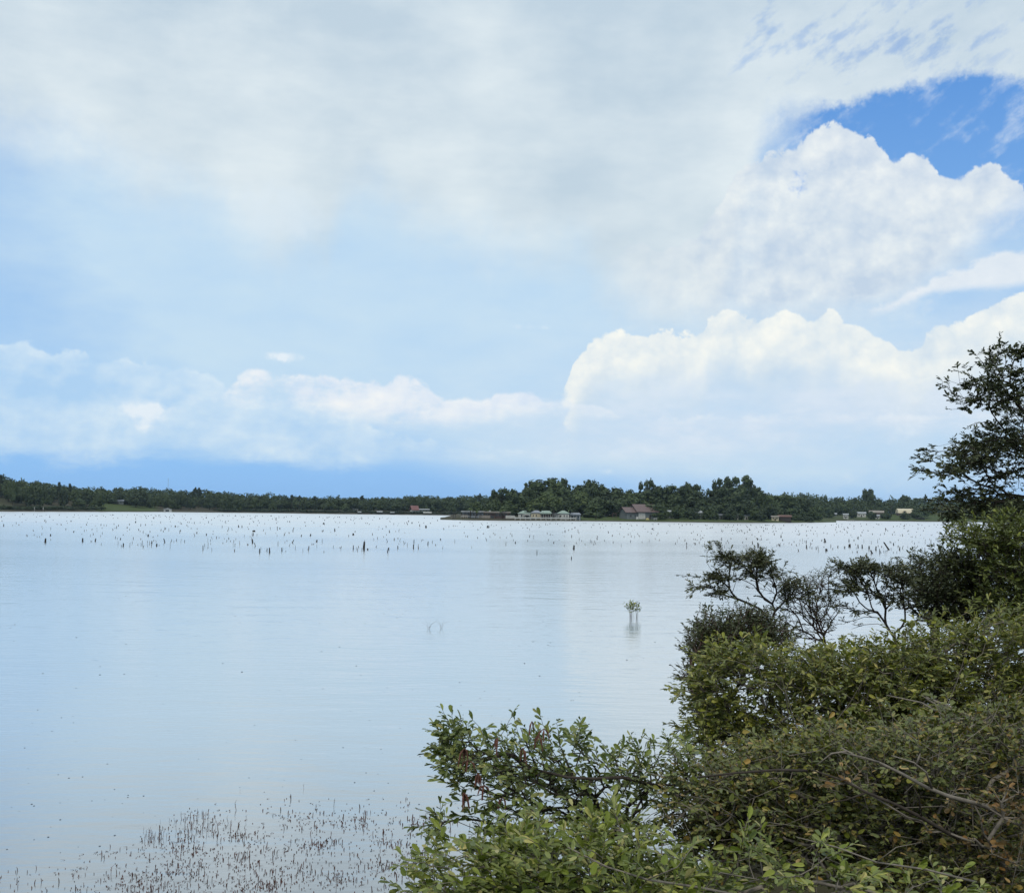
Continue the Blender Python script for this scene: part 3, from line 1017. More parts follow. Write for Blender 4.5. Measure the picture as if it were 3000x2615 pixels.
def walls(par, m, w, d, h, rise=0, axis='x', x=0.0, y=0.0):
    b = MB()
    hx, hy = w / 2, d / 2
    if rise and axis == 'x':
        P_ = [(-hy, 0), (hy, 0), (hy, h), (0, h + rise), (-hy, h)]
        vs = [(x + sx, y + a, z) for sx in (-hx, hx) for a, z in P_]
    elif rise:
        P_ = [(-hx, 0), (hx, 0), (hx, h), (0, h + rise), (-hx, h)]
        vs = [(x + a, y + sy, z) for sy in (-hy, hy) for a, z in P_]
    else:
        return MB().box(x - hx, x + hx, y - hy, y + hy, -.6, h).build('wall', m, par)
    vs = [(a, b_, z if z else -.6) for a, b_, z in vs]
    b.add(vs, [(0, 1, 2, 3, 4), (5, 9, 8, 7, 6)] + [(i, 5 + i, 5 + (i + 1) % 5, (i + 1) % 5) for i in range(5)])
    return b.build('wall', m, par)

def window(par, x, z, w=.9, h=1.1, front=0.0, m=None):
    m = m or [c_ for c_ in par.children if c_.name.startswith('wall')][0].data.materials[0]
    f = MB().box(x - w / 2 - .12, x + w / 2 + .12, front - .06, front + .1, z - .12, z + h + .12).build('window', m or W_white, par)
    MB().box(x - w / 2, x + w / 2, front - .09, front, z, z + h).build('pane', M_glass, f)
    return f

def door(par, x, w=1.0, h=2.1, front=0.0, m=None, z=0.0):
    return MB().box(x - w / 2, x + w / 2, front - .07, front + .06, z, z + h).build('door', m or W_dark, par)

def house(name, label, base, w, d, h, rise, wm, rm, axis='x', hip=0.0, rz=0.0, wins=(), doors=(), cat='house', group=None):
    t = thing(name, label, cat, base, facing(base) + rz, group)
    walls(t, wm, w, d, h, 0 if hip else rise * .98, axis)
    if rise > 0:
        gable_roof(t, rm, w, d, h, rise, axis, hip=hip)
    else:
        MB().box(-w / 2 - .4, w / 2 + .4, -d / 2 - .5, d / 2 + .4, h + .003, h + .28).build('roof', rm, t)
    for x, z, ww, hh in wins:
        window(t, x, z, ww, hh, -d / 2)
    for x, ww, hh in doors:
        door(t, x, ww, hh, -d / 2)
    return t

def mpp(base):
    return float((np.asarray(base) - EYE) @ _F) / 3000

# cottages behind the white rail
b_ = pen_point(1536, 8); u = mpp(b_)
t = house('cottage', 'white cottage with pale green hipped roof and white awning, leftmost of the row', b_, 36 * u, 6, 14 * u, 8 * u, W_white, R_green, hip=2.5, wins=((-8 * u, 5 * u, 4 * u, 6 * u), (12 * u, 5 * u, 4 * u, 5 * u)))
box_part('awning', W_white, t, -3 * u, 17 * u, -4.4, -3.01, 10 * u, 12.5 * u)
door(t, 6 * u, 9 * u, 9 * u, -3)
b_ = pen_point(1571, 16); u = mpp(b_)
t = house('cottage', 'cream cottage set back with slate roof, second from left', b_, 30 * u, 6, 14 * u, 7 * u, W_cream, R_slate, hip=2.0, wins=((-9 * u, 4 * u, 3 * u, 5 * u), (0, 4 * u, 3 * u, 5 * u)))
b_ = pen_point(1599, 9); u = mpp(b_)
t = house('cottage', 'brown cottage with open porch and bright green roof, middle of the row', b_, 31 * u, 5, 15 * u, 7 * u, W_brown, R_green, hip=1.0, doors=((2 * u, 5 * u, 10 * u),), wins=((-9 * u, 4 * u, 5 * u, 6 * u), (10 * u, 4 * u, 4 * u, 6 * u)))
for k in range(5):
    MB().box(-14 * u + k * 7 * u - .09, -14 * u + k * 7 * u + .09, -4.0, -3.82, -.5, 13 * u).build('post', W_white, t)
box_part('porch_roof', R_green, t, -15.5 * u, 15.5 * u, -4.4, -2.51, 13 * u, 14 * u)
b_ = pen_point(1625, 10); u = mpp(b_)
t = house('shed', 'plain white box shed between the porch cottage and stair cottage', b_, 15 * u, 4, 14 * u, 0, W_white, R_grey, wins=((2 * u, 6 * u, 2 * u, 3 * u),), cat='shed')
b_ = pen_point(1650, 8); u = mpp(b_)
t = house('cottage', 'white cottage with green roof, dark doorway and front stair', b_, 34 * u, 6, 15 * u, 8 * u, W_white, R_green, hip=2.5, wins=((11 * u, 5 * u, 3 * u, 6 * u), (3 * u, 6 * u, 3 * u, 5 * u)), doors=((-8 * u, 6 * u, 10 * u),))
b = MB()
for k in range(6):
    b.box(-6 * u + k * .4, -6 * u + k * .4 + .42, -4.2, -3.01, -.5, (6 - k) * .22)
b.build('stair', W_white, t)
b_ = pen_point(1685, 6); u = mpp(b_)
t = house('cottage', 'blue-grey cottage with slate roof and porch posts, rightmost of the row', b_, 31 * u, 5, 13 * u, 5 * u, W_blue, R_slate, hip=1.0, wins=((-8 * u, 4 * u, 3 * u, 5 * u), (9 * u, 4 * u, 3 * u, 5 * u)), doors=((0, 4 * u, 8 * u),))
for k in range(4):
    MB().box(-13 * u + k * 8.7 * u - .1, -13 * u + k * 8.7 * u + .1, -3.9, -3.7, -.5, 11.5 * u).build('post', W_white, t)
box_part('porch_roof', R_slate, t, -15.5 * u, 15.5 * u, -4.3, -2.51, 11.5 * u, 12.6 * u)

# white rail along the shore
p0, p1 = pen_point(1509, 1.2), pen_point(1686, 1.2)
t = thing('white_rail_fence', 'long low white rail on posts along the water before the cottages', 'fence', p0)
v_ = p1 - p0
n_ = 12
for k in range(n_ + 1):
    q = v_ * (k / n_)
    MB().box(q[0] - .17, q[0] + .17, q[1] - .17, q[1] + .17, -.9, 1.45).build('post', W_white, t)
b = MB()
for z0, z1 in ((.55, 1.12),):
    a_ = np.array([0, 0, 0])
    dv = v_ / np.linalg.norm(v_)
    s_ = np.array([-dv[1], dv[0], 0]) * .08
    o = [a_ - s_, v_ - s_, v_ + s_, a_ + s_]
    b.add([(p[0], p[1], p[2] + z0) for p in o] + [(p[0], p[1], p[2] + z1) for p in o], [(0, 3, 2, 1), (4, 5, 6, 7), (0, 1, 5, 4), (1, 2, 6, 5), (2, 3, 7, 6), (3, 0, 4, 7)])
b.build('rail', W_white, t)

# dock with the two long buildings
dk = on_water(1418, 1523.5)
u = mpp(dk)
dk[2] = 0
X0 = lambda px_: (px_ - 1418) * u
dock = thing('dock', 'long dark wooden dock carrying two flat-roofed buildings over the water', 'dock', dk, facing(dk))
box_part('deck', W_dark, dock, X0(1326), X0(1508), -1.5, 9, .55, .95)
for k in range(15):
    x = X0(1330) + k * (X0(1506) - X0(1330)) / 14
    MB().tube([(x, -1.2, -1.2), (x, -1.2, .95)], [.14, .14], 6).build('pile', W_dark, dock)
b = MB()
box_part('rail', W_white, dock, X0(1351), X0(1402), -1.4, -1.28, 1.75, 1.95)
for k in range(9):
    x = X0(1351) + k * (X0(1402) - X0(1351)) / 8
    MB().box(x - .09, x + .09, -1.43, -1.25, .95, 2.05).build('rail_post', W_white, dock)
box_part('panel', W_tan, dock, X0(1402), X0(1436), -1.4, -1.25, .953, 2.2)
for k in range(6):
    x0_ = X0(1481) + k * (X0(1508) - X0(1481)) / 6
    MB().box(x0_ + .03, x0_ + (X0(1508) - X0(1481)) / 6 - .03, -1.42 - .02 * (k % 2), -1.28, .2, 2.3).build('panel', W_white, dock)
MB().tube([(X0(1328), -1.3, -1), (X0(1328), -1.3, 3.4)], [.16, .14], 6).build('mooring_post', W_dark, dock)
MB().tube([(X0(1333), 2, -1), (X0(1333), 2, 3.0)], [.16, .14], 6).build('mooring_post', W_dark, dock)

def flat_building(label, x0, x1, ytop, wm, rm, y0, y1, floor=.96, roof_px=4, name='dock_house'):
    base = dk.copy()
    c_ = (x0 + x1) / 2
    t = thing(name, label, 'building', base, facing(dk))
    ztop = at(c_, ytop, float((dk - EYE) @ _F))[2]
    MB().box(X0(x0) + .6, X0(x1) - .6, y0 + .8, y1, floor, ztop - roof_px * u).build('wall', wm, t)
    MB().box(X0(x0), X0(x1), y0 - .3, y1 + .4, ztop - roof_px * u + .003, ztop).build('roof', rm, t)
    return t, ztop
t, zt = flat_building('blue-grey dock building with pale flat roof and open left bay', 1350, 1421, 1496, W_blue, R_grey, .5, 7)
for px_ in (1352, 1362, 1372):
    MB().box(X0(px_) - .12, X0(px_) + .12, .35, .6, .96, zt - 4 * u).build('post', W_dark, t)
for px_ in (1378, 1388, 1398, 1408):
    window(t, X0(px_), 2.0, 1.0, 1.0, 1.3)
MB().box(X0(1351), X0(1369), .9, 1.295, .96, 2.6).build('bay', W_tan, t)
t, zt = flat_building('brown dock building with tan overhanging roof and dark entrance', 1415, 1496, 1498, W_brown, W_tan, .2, 8)
box_part('entrance', M_glass, t, X0(1437), X0(1447), .93, 1.05, .965, 4 * u + 1.4)
for px_ in (1424, 1431, 1455, 1464, 1473, 1482):
    window(t, X0(px_), 2.0, .9, 1.0, 1.0, W_brown)
for px_ in (1417, 1434, 1451, 1468, 1485, 1494):
    MB().box(X0(px_) - .1, X0(px_) + .1, .0, .2, .96, zt - 4 * u).build('post', W_dark, t)
box_part('ridge_vent', R_grey, t, X0(1432), X0(1438), 4, 5, zt + .003, zt + .5)

# house with the red metal roof
b_ = pen_point(1880, 14); u = mpp(b_)
t = thing('red_roofed_house', 'grey house with large faded red metal roof and pale garage door', 'house', b_, facing(b_) + R(24))
h_ = 20 * u; rs = 22 * u
walls(t, W_grey, 62 * u, 11, h_, rs, 'x', x=4 * u)
gable_roof(t, R_red, 62 * u, 11, h_, rs, 'x', over=.8, th=.2, x=4 * u)
walls(t, W_grey, 34 * u, 9, 18 * u, 15 * u, 'x', x=-43.2 * u, y=-.5)
r2 = gable_roof(t, R_red, 34 * u, 9, 18 * u, 15 * u, 'x', over=.6, th=.2, x=-44.6 * u, y=-.5)
door(t, -14 * u, 21 * u, 18 * u, -5.5, W_white)
door(t, 12 * u, 5 * u, 12 * u, -5.5, W_dark)
window(t, 24 * u, 6 * u, 6 * u, 6 * u, -5.5)
window(t, -34 * u, 6 * u, 4 * u, 7 * u, -5.0)
window(t, -48 * u, 6 * u, 5 * u, 6 * u, -5.0)
pb = pen_point(1800, 16); u = mpp(pb)
t = thing('pergola', 'small brown open pergola left of the red-roofed house', 'pergola', pb, facing(pb))
for sx in (-5 * u, 5 * u):
    for sy in (-1, 1):
        MB().box(sx - .1, sx + .1, sy - .1, sy + .1, -.5, 14 * u).build('post', W_brown, t)
box_part('roof', W_brown, t, -6 * u, 6 * u, -1.3, 1.3, 14 * u + .003, 15.5 * u)
# things on its lawn
pb = pen_point(1897, 5); u = mpp(pb)
M_yel = flat_mat('yellow_paint', (.42, .38, .16))
t = thing('upturned_boat', 'yellowish upturned boat on the lawn before the red-roofed house', 'boat', pb, facing(pb))
b = MB()
prof = [(-1, .05), (-.7, .75), (0, 1), (.7, .75), (1, .05)]
vs = []
for s, w_ in prof:
    for a_ in np.linspace(0, PI, 6):
        vs.append((s * 6 * u, -math.cos(a_) * w_ * .75, math.sin(a_) * w_ * 1.0 + .05))
fs = [(i * 6 + j, i * 6 + j + 1, (i + 1) * 6 + j + 1, (i + 1) * 6 + j) for i in range(4) for j in range(5)]
b.add(vs, fs).build('hull', M_yel, t)
MB().box(-5 * u, 5 * u, -.05, .05, 1.0, 1.12).build('keel', W_brown, t)
pb = pen_point(1920, 5); u = mpp(pb)
t = thing('picnic_table', 'white picnic table under the dome-shaped tree', 'table', pb, facing(pb))
box_part('tabletop', W_white, t, -5 * u, 5 * u, -.5, .5, .85, 1.0)
for sx in (-4 * u, 4 * u):
    MB().box(sx - .1, sx + .1, -.4, .4, -.4, .847).build('leg', W_white, t)
box_part('bench', W_white, t, -5 * u, 5 * u, -1.1, -.8, .45, .55)
pb = pen_point(1867, 5); u = mpp(pb)
t = thing('lawn_chair', 'small white lawn chair in front of the pale garage door', 'chair', pb, facing(pb))
box_part('seat', W_white, t, -.5, .5, -.4, .4, .4, .5)
box_part('backrest', W_white, t, -.5, .5, .3, .42, .503, 1.5)
for sx in (-.42, .42):
    for sy in (-.32, .32):
        MB().box(sx - .05, sx + .05, sy - .05, sy + .05, -.3, .397).build('leg', W_white, t)
# cottages under the trees
def cot(px_, back, wpx, hpx, rpx, wm, rm, label, **kw):
    p_ = pen_point(px_, back); u_ = mpp(p_)
    kw.setdefault('wins', ((-wpx * .28 * u_, hpx * .35 * u_, 3.5 * u_, 5 * u_), (wpx * .25 * u_, hpx * .35 * u_, 3.5 * u_, 5 * u_)))
    kw.setdefault('doors', ((0, 4 * u_, hpx * .6 * u_),))
    return house('cottage', label, p_, wpx * u_, 6, hpx * u_, rpx * u_, wm, rm, **kw)
cot(1968, 30, 28, 17, 5, W_grey, R_grey, 'small grey cottage with pale roof right of the dome-shaped tree')
cot(2048, 30, 30, 16, 7, W_grey, R_grey, 'grey cottage with bright pale roof among dark trees')
cot(2112, 24, 42, 11, 4, W_grey, R_slate, 'low dull cottage half hidden under the tallest trees')
cot(2158, 22, 12, 12, 3, W_white, R_slate, 'narrow white cottage between two dark trunks')
cot(2187, 22, 23, 12, 4, W_white, R_slate, 'white cottage with dark window right of the dark trunks')
cot(2271, 12, 20, 10, 3, W_cream, W_tan, 'low pale wall-like cottage left of the rust-roofed shed')
p_ = pen_point(2299, 6); u = mpp(p_)
t = house('boat_shed', 'dark open shed with rust-brown roof near the end of the point', p_, 36 * u, 6, 12 * u, 5 * u, W_dark, R_rust, cat='shed', wins=(), doors=((-8 * u, 9 * u, 9 * u), (8 * u, 9 * u, 9 * u)))
# right-hand shore
def rh(px_, back, wpx, hpx, rpx, wm, rm, label, name='house', **kw):
    p_ = far_point(px_, back); u_ = mpp(p_)
    kw.setdefault('wins', ((-wpx * .28 * u_, hpx * .35 * u_, 3 * u_, 3.5 * u_), (wpx * .25 * u_, hpx * .35 * u_, 3 * u_, 3.5 * u_)))
    kw.setdefault('doors', ((0, 3 * u_, hpx * .6 * u_),))
    return house(name, label, p_, wpx * u_, 7, hpx * u_, rpx * u_, wm, rm, **kw)
rh(2392, 62, 16, 8, 4, W_white, R_grey, 'small pale-roofed house above the end of the point')
rh(2444, 66, 14, 5, 3, W_grey, R_grey, 'little grey roof showing between bushes above the lagoon')
rh(2478, 22, 14, 11, 3, W_white, R_grey, 'small white shed close to the lagoon edge', name='shed', cat='shed')
rh(2524, 52, 24, 10, 4, W_white, R_grey, 'white house with pale roof right of the small shed')
rh(2568, 64, 40, 10, 6, W_brown, W_tan, 'long dark house with pale tan roof on the lagoon slope')
rh(2562, 95, 24, 6, 5, W_grey, R_slate, 'upper grey-roofed house behind the long dark house')
rh(2571, 26, 11, 8, 3, W_white, R_grey, 'tiny white outbuilding below the long dark house', name='shed', cat='shed')
p_ = far_point(2651, 62); u = mpp(p_)
t = thing('yellow_house', 'cream-yellow house with broad gambrel roof on the right-hand lawn', 'house', p_, facing(p_) + R(14))
walls(t, W_brown, 42 * u, 9, 8 * u)
b = MB()
gx_ = 21 * u + .4
pr = [(-5.0, 7 * u), (-3.6, 15.5 * u), (0, 20 * u), (3.6, 15.5 * u), (5.0, 7 * u)]
vs = [(s * gx_, a_, z_) for s in (-1, 1) for a_, z_ in pr]
b.add(vs, [(i, i + 1, 6 + i, 5 + i) for i in range(4)] + [(4, 3, 2, 1, 0), (5, 6, 7, 8, 9)]).build('roof', W_cream, t)
dm = MB().add([(-11 * u, -5.2, 8.5 * u), (1 * u, -5.2, 8.5 * u), (1 * u, -5.2, 12 * u), (-5 * u, -5.2, 16 * u), (-11 * u, -5.2, 12 * u), (-11 * u, -2, 8.5 * u), (1 * u, -2, 8.5 * u), (1 * u, -2, 12 * u), (-5 * u, -2, 16 * u), (-11 * u, -2, 12 * u)],
              [(0, 1, 2, 3, 4), (5, 9, 8, 7, 6), (0, 5, 6, 1), (1, 6, 7, 2), (2, 7, 8, 3), (3, 8, 9, 4), (4, 9, 5, 0)]).build('dormer', W_cream, t)
MB().box(-8 * u, -2 * u, -5.27, -5.15, 9.3 * u, 12.5 * u).build('pane', M_glass, dm)
for k in range(3):
    window(t, (-14 + k * 13) * u, 2 * u, 4 * u, 3.5 * u, -4.5)
p_ = on_water(2696, 1527); p_[2] = 0; u = mpp(p_)
t = thing('boathouse', 'low dark boathouse at the water below the bright lawn', 'boathouse', p_, facing(p_))
box_part('roof', W_dark, t, -13 * u, 13 * u, -3, 3, 8 * u, 9.5 * u)
for sx in (-12, -4, 4, 12):
    MB().box(sx * u - .15, sx * u + .15, -2.8, -2.5, -1, 8 * u - .003).build('post', W_dark, t)
box_part('wall', W_dark, t, -12 * u, 12 * u, 1.5, 2.8, -1, 8 * u - .003)
p_ = on_water(2492, 1526.5); p_[2] = 0; u = mpp(p_)
t = thing('jetty', 'short pale jetty on the lagoon below the white shed', 'jetty', p_, facing(p_))
box_part('deck', M_conc, t, -11 * u, 11 * u, -1, 1, .5, .8)
for k in range(5):
    x = (-10 + 5 * k) * u
    MB().box(x - .12, x + .12, -.9, .9, -1, .497).build('pile', W_dark, t)
p_ = far_point(2611, 70); u = mpp(p_)
t = thing('utility_pole', 'tall bare utility pole left of the yellow house', 'pole', p_, facing(p_))
MB().tube([(0, 0, -.5), (0, 0, 27 * u)], [.2, .14], 6).build('pole', M_bark, t)
box_part('crossarm', M_bark, t, -1.1, 1.1, -.08, .08, 25 * u, 25.8 * u)
for px_, lb in ((2918, 'white house glimpsed behind the near right tree, left one'), (2952, 'white house glimpsed behind the near right tree, right one')):
    rh(px_, 95, 22, 9, 4, W_white, R_grey, lb)
# left and middle far shore
rh(345, 66, 30, 8, 4, W_grey, R_slate, 'pale grey house among trees above the left lawn')
p_ = far_point(491, 1); u = mpp(p_)
t = house('boathouse', 'small white boathouse with dark opening on the left shore', p_, 22 * u, 5, 7 * u, 4 * u, W_white, R_grey, axis='y', wins=(), doors=(), cat='boathouse')
box_part('opening', M_glass, t, -6 * u, 4 * u, -2.56, -2.4, .1, 6 * u)
rh(1041, 40, 15, 6, 4, W_white, R_grey, 'small pale house in trees left of the red A-frame')
rh(952, 36, 7, 8, 0, W_grey, R_grey, 'tiny grey hut in the middle far woods', name='hut', cat='hut')
p_ = far_point(1213, 16); u = mpp(p_)
t = thing('red_cabin', 'steep scarlet-roofed A-frame cabin on the middle far shore', 'cabin', p_, facing(p_) + R(18))
walls(t, W_white, 17 * u, 6, 9 * u)
gable_roof(t, R_scarlet, 19 * u, 6, 8.5 * u, 13 * u, 'x', over=.6, th=.2)
for k in (-1, 1):
    window(t, k * 4 * u, 2.5 * u, 3 * u, 3.5 * u, -3)
rh(1241, 30, 32, 8, 2, W_grey, R_grey, 'long pale-roofed house right of the red cabin')
def shelter(px_, back, wpx, hpx, label, rm):
    p_ = far_point(px_, back); u_ = mpp(p_)
    t = thing('boat_shelter', label, 'boat shelter', p_, facing(p_))
    w2 = wpx * u_ / 2
    MB().add([(-w2, -2.2, hpx * u_ * .72), (w2, -2.2, hpx * u_ * .72), (w2, 2.2, hpx * u_), (-w2, 2.2, hpx * u_), (-w2, -2.2, hpx * u_ * .72 + .2), (w2, -2.2, hpx * u_ * .72 + .2), (w2, 2.2, hpx * u_ + .2), (-w2, 2.2, hpx * u_ + .2)],
             [(0, 3, 2, 1), (4, 5, 6, 7), (0, 1, 5, 4), (1, 2, 6, 5), (2, 3, 7, 6), (3, 0, 4, 7)]).build('roof', rm, t)
    for sx in (-w2 + .3, w2 - .3):
        for sy in (-1.9, 1.9):
            MB().box(sx - .1, sx + .1, sy - .1, sy + .1, -1, hpx * u_ * .72 + (0.0 if sy < 0 else hpx * u_ * .22)).build('post', W_dark, t)
    return t
shelter(1053, 2, 11, 6, 'small pale boat shelter left of the sloping one', R_grey)
shelter(1112, 2, 17, 8, 'sloping pale-roofed boat shelter on the middle far shore', R_grey)
shelter(1149, 2, 13, 6, 'low pale boat shelter left of the red cabin', R_grey)
shelter(1252, 2, 25, 7, 'long white-roofed boat shelter below the long pale-roofed house', W_white)
p_ = far_point(104, 3); u = mpp(p_)
t = thing('jetty', 'small jetty with two white lamp posts on the left shore', 'jetty', p_, facing(p_))
box_part('deck', W_dark, t, -4 * u, 24 * u, -8, -6, .3, .6)
for x in (-3 * u, 20 * u):
    MB().box(x - .15, x + .15, -7.2, -6.8, -1.6, 11 * u).build('post', W_white, t)
p_ = far_point(490, 260); p_[2] = 8
t = thing('radio_mast', 'thin radio mast rising far behind the left woods', 'mast', p_)
hm = at(490, 1400, float((p_ - EYE) @ _F))[2] - p_[2]
for k in range(3):
    a_ = k * 2 * PI / 3
    MB().tube([(.25 * math.cos(a_), .25 * math.sin(a_), 0), (.25 * math.cos(a_), .25 * math.sin(a_), hm)], [.035, .035], 4).build('leg', R_grey, t)
b = MB()
for k in range(int(hm // 2)):
    for j in range(3):
        a0, a1 = j * 2 * PI / 3, (j + 1) * 2 * PI / 3
        b.tube([(.25 * math.cos(a0), .25 * math.sin(a0), k * 2), (.25 * math.cos(a1), .25 * math.sin(a1), k * 2 + 2)], [.02, .02], 3)
b.build('lattice', R_grey, t)

# ------------------------------------------------------------------ dead trees standing in the lake
M_dead = mat('dead_wood', (.045, .04, .036), .9, .2, (9.0, (.022, .02, .018), .3))
M_dead_lt = mat('grey_dead_wood', (.13, .125, .12), .9, .2, (7.0, (.07, .066, .062), .3))

def stump_mesh(seed, kind):
    """unit height 1, unit diameter 1 at the foot"""
    rng = np.random.default_rng(seed)
    b = MB()
    k = 8
    lean = rng.uniform(-.25, .25)
    rows = [(-.6, .5), (0, .5), (.3, .44), (.7, .40), (1.0, .36)]
    vs = []
    for z, r in rows:
        for j in range(k):
            a = 2 * PI * j / k
            rj = r * (1 + .18 * math.sin(a * 2 + seed) + rng.uniform(-.08, .08))
            zz = z if z < 1 else 1 - rng.uniform(0, .28 if kind == 'stub' else .12)
            vs.append((rj * math.cos(a) + lean * max(z, 0), rj * math.sin(a), zz))
    vs.append((lean * .8, 0, .74))
    n = len(rows)
    fs = [(i * k + j, i * k + (j + 1) % k, (i + 1) * k + (j + 1) % k, (i + 1) * k + j) for i in range(n - 1) for j in range(k)]
    fs += [((n - 1) * k + j, (n - 1) * k + (j + 1) % k, n * k) for j in range(k)]
    b.add(vs, fs)
    return b.me('snag')

SN = [stump_mesh(s, 'stub') for s in range(4)] + [stump_mesh(10 + s, 'pole') for s in range(5)]
for i_, m_ in enumerate(SN):
    m_.materials.append(M_dead)
SN_LT = []
for m_ in SN:
    q_ = m_.copy(); q_.materials.clear(); q_.materials.append(M_dead_lt); SN_LT.append(q_)

G_SN = 'dead stumps and snags standing in the lake'
_sr = random.Random(21)

def snag(px, py, hpx, wpx, label, tilt=0.0, light=False, name='dead_snag', cat='snag'):
    p = on_water(px, py)
    u = float((p - EYE) @ _F) / 3000
    pool = SN_LT if light else SN
    me = pool[_sr.randrange(4)] if hpx < 2.2 * wpx else pool[4 + _sr.randrange(5)]
    o = put(name, me, loc=(p[0], p[1], 0), rotz=_sr.uniform(0, 6.28))
    o.scale = (wpx * u, wpx * u, hpx * u)
    if tilt:
        o.rotation_euler = (0, tilt, 0)
    return tag(o, label, cat, G_SN)

NAMED = [
    (1066, 1607, 22, 7, 'tallest thick black snag standing in open water left of centre', 0), (1077, 1610, 5, 4, 'tiny stub close beside the tallest thick snag', 0),
    (133, 1588, 13, 6, 'stout black stub nearest the left edge of the lake', 0), (242, 1586, 11, 5, 'stout black stub second from the left edge', 0),
    (279, 1585, 9, 3.5, 'bent thin snag right of the second stout stub', .1), (361, 1600, 10, 4, 'short black stub low in the left lake', 0),
    (459, 1599, 8, 4, 'squat stub among the nearest left snags', 0), (445, 1591, 8, 3, 'short snag left of a leaning one in the left lake', 0),
    (483, 1589, 13, 3.5, 'leaning thin snag on the left side of the lake', -.25), (740, 1590, 12, 4.5, 'dark stub above the pair of nearest snags', 0),
    (790, 1618, 15, 5, 'black stub, thicker of the nearest left-centre pair', 0), (761, 1618, 12, 4, 'thin ragged snag left of the thicker near stub', 0),
    (782, 1613, 8, 3, 'small snag just behind the thicker near stub', 0), (826, 1613, 10, 3, 'lone thin snag right of the nearest pair', 0),
    (1035, 1567, 6, 7, 'wide squat black stump left of the tallest snag', 0), (744, 1557, 5, 8, 'wide low stump in the left middle of the lake', 0),
    (910, 1569, 6, 4, 'dark stub midway along the lake', 0), (981, 1556, 9, 4, 'twin-topped short snag in the middle distance', 0),
    (948, 1535, 5, 6, 'low slanting stump far out in the middle', 0), (1135, 1617, 14, 3.5, 'curved thin snag right of the tallest snag', .25),
    (1248, 1546, 8, 5, 'upright stub far out near the dock', 0), (1428, 1546, 8, 4, 'left stub of a close pair in front of the dock', 0), (1432, 1546, 8, 4, 'right stub of a close pair in front of the dock', 0),
    (1681, 1608, 12, 5, 'small pointed snag in the centre right water', 0), (1674, 1637, 8, 2.5, 'thin stick below the pointed centre snag', 0),
    (2221, 1602, 14, 5, 'dark round-topped stub above the left bare shrub', 0), (2421, 1613, 7, 8, 'squat stump with a twig on top, right lake', 0),
    (2489, 1602, 10, 7, 'stout stub left of the long leaning log', 0), (2604, 1610, 28, 5, 'long dead log leaning to the left out of the water', -.62),
    (2555, 1621, 11, 5, 'short leaning snag left of the long leaning log', -.5), (2514, 1604, 10, 3.5, 'first thin post right of the stout stub', 0), (2526, 1605, 11, 3.5, 'second thin post right of the stout stub', 0),
    (2546, 1607, 9, 4, 'third thin post right of the stout stub', 0), (2566, 1611, 12, 4, 'tall thin post just left of the long leaning log', 0), (2618, 1597, 8, 4, 'short post behind the long leaning log', 0),
    (2577, 1620, 14, 2.5, 'thin pole below the leaning log', 0), (2363, 1605, 10, 3.5, 'paired thin post in the right lake', 0),
    (2418, 1588, 12, 4.5, 'slanting stub behind the squat stump', -.3),
    (1573, 1622, 12, 2.5, 'lone thin stick in open water at centre', .05), (2215, 1622, 14, 3, 'thin dark stick near the top of the left bare shrub', 0),
]
for a_ in NAMED:
    snag(*a_)

def field(px):
    """relative density of stumps down the column px: (near limit, density)"""
    near = interp([(0, 1560), (60, 1580), (300, 1600), (700, 1615), (1000, 1622), (1250, 1610), (1500, 1605), (1750, 1598), (2000, 1606), (2300, 1616), (2600, 1622), (2850, 1612), (3000, 1606)], px)
    den = interp([(0, .35), (200, .7), (450, 1.0), (800, 1.0), (1050, .75), (1300, .5), (1500, .5), (1750, .7), (2050, 1.0), (2500, 1.0), (2900, .8), (3000, .7)], px)
    return near, den

pts = []
while len(pts) < 1150:
    px = _sr.uniform(0, 3000)
    near, den = field(px)
    far_ = float(interp(FAR_Y, px)) + 9
    if 1334 < px < 2450:
        far_ = float(interp(PEN_Y, px)) + 7
    t_ = _sr.random() ** 1.9
    py = far_ + (near - far_) * t_
    if _sr.random() > den:
        continue
    h = (1.9 + 6.2 * ((py - far_) / 95.0) ** .8) * _sr.choice((.45, .6, .8, 1.0, 1.0, 1.5))
    pts.append((h * _sr.uniform(.8, 1.1), px, py, h))
pts.sort(reverse=True)
for _, px, py, h in pts[:250]:
    zn = next(z for x, z in ((330, 'towards the left edge'), (700, 'right of the leaning thin snag'), (1060, 'left of the tallest thick snag'), (1500, 'in front of the dock'),
              (1950, 'in front of the red-roofed house'), (2400, 'in front of the tallest tree group'), (9999, 'towards the tree at the right edge')) if px < x)
    lt = _sr.random() < .5
    nr = py - float(interp(FAR_Y, px)) > 62
    lb = f"thin {'grey' if lt else 'black'} dead stick {'nearer' if nr else 'far out'} {zn}"
    w = _sr.choice((1.0, 1.2, 1.5, 2.0, 3.0))
    o = snag(px, py, h, w, lb, _sr.choice((0, 0, 0, _sr.uniform(-.4, .4))), lt, 'dead_stick', 'dead stick')
    o['group'] = f"{'grey' if lt else 'black'} sticks {'nearer' if nr else 'far out'} {zn}"
b_v, b_f = [], []
for _, px, py, h in pts[250:]:
    p = on_water(px, py)
    u = float((p - EYE) @ _F) / 3000
    w, hh = _sr.uniform(.8, 1.5) * u, h * u
    k = len(b_v)
    lx = _sr.uniform(-.5, .5) * hh
    for z, r in ((-.3, 1), (hh, .6)):
        for j in range(4):
            a_ = j * PI / 2
            b_v.append((p[0] + w * r * math.cos(a_) + lx * (z > 0), p[1] + w * r * math.sin(a_), z))
    b_f += [(k + j, k + (j + 1) % 4, k + 4 + (j + 1) % 4, k + 4 + j) for j in range(4)] + [(k + 4, k + 5, k + 6, k + 7)]
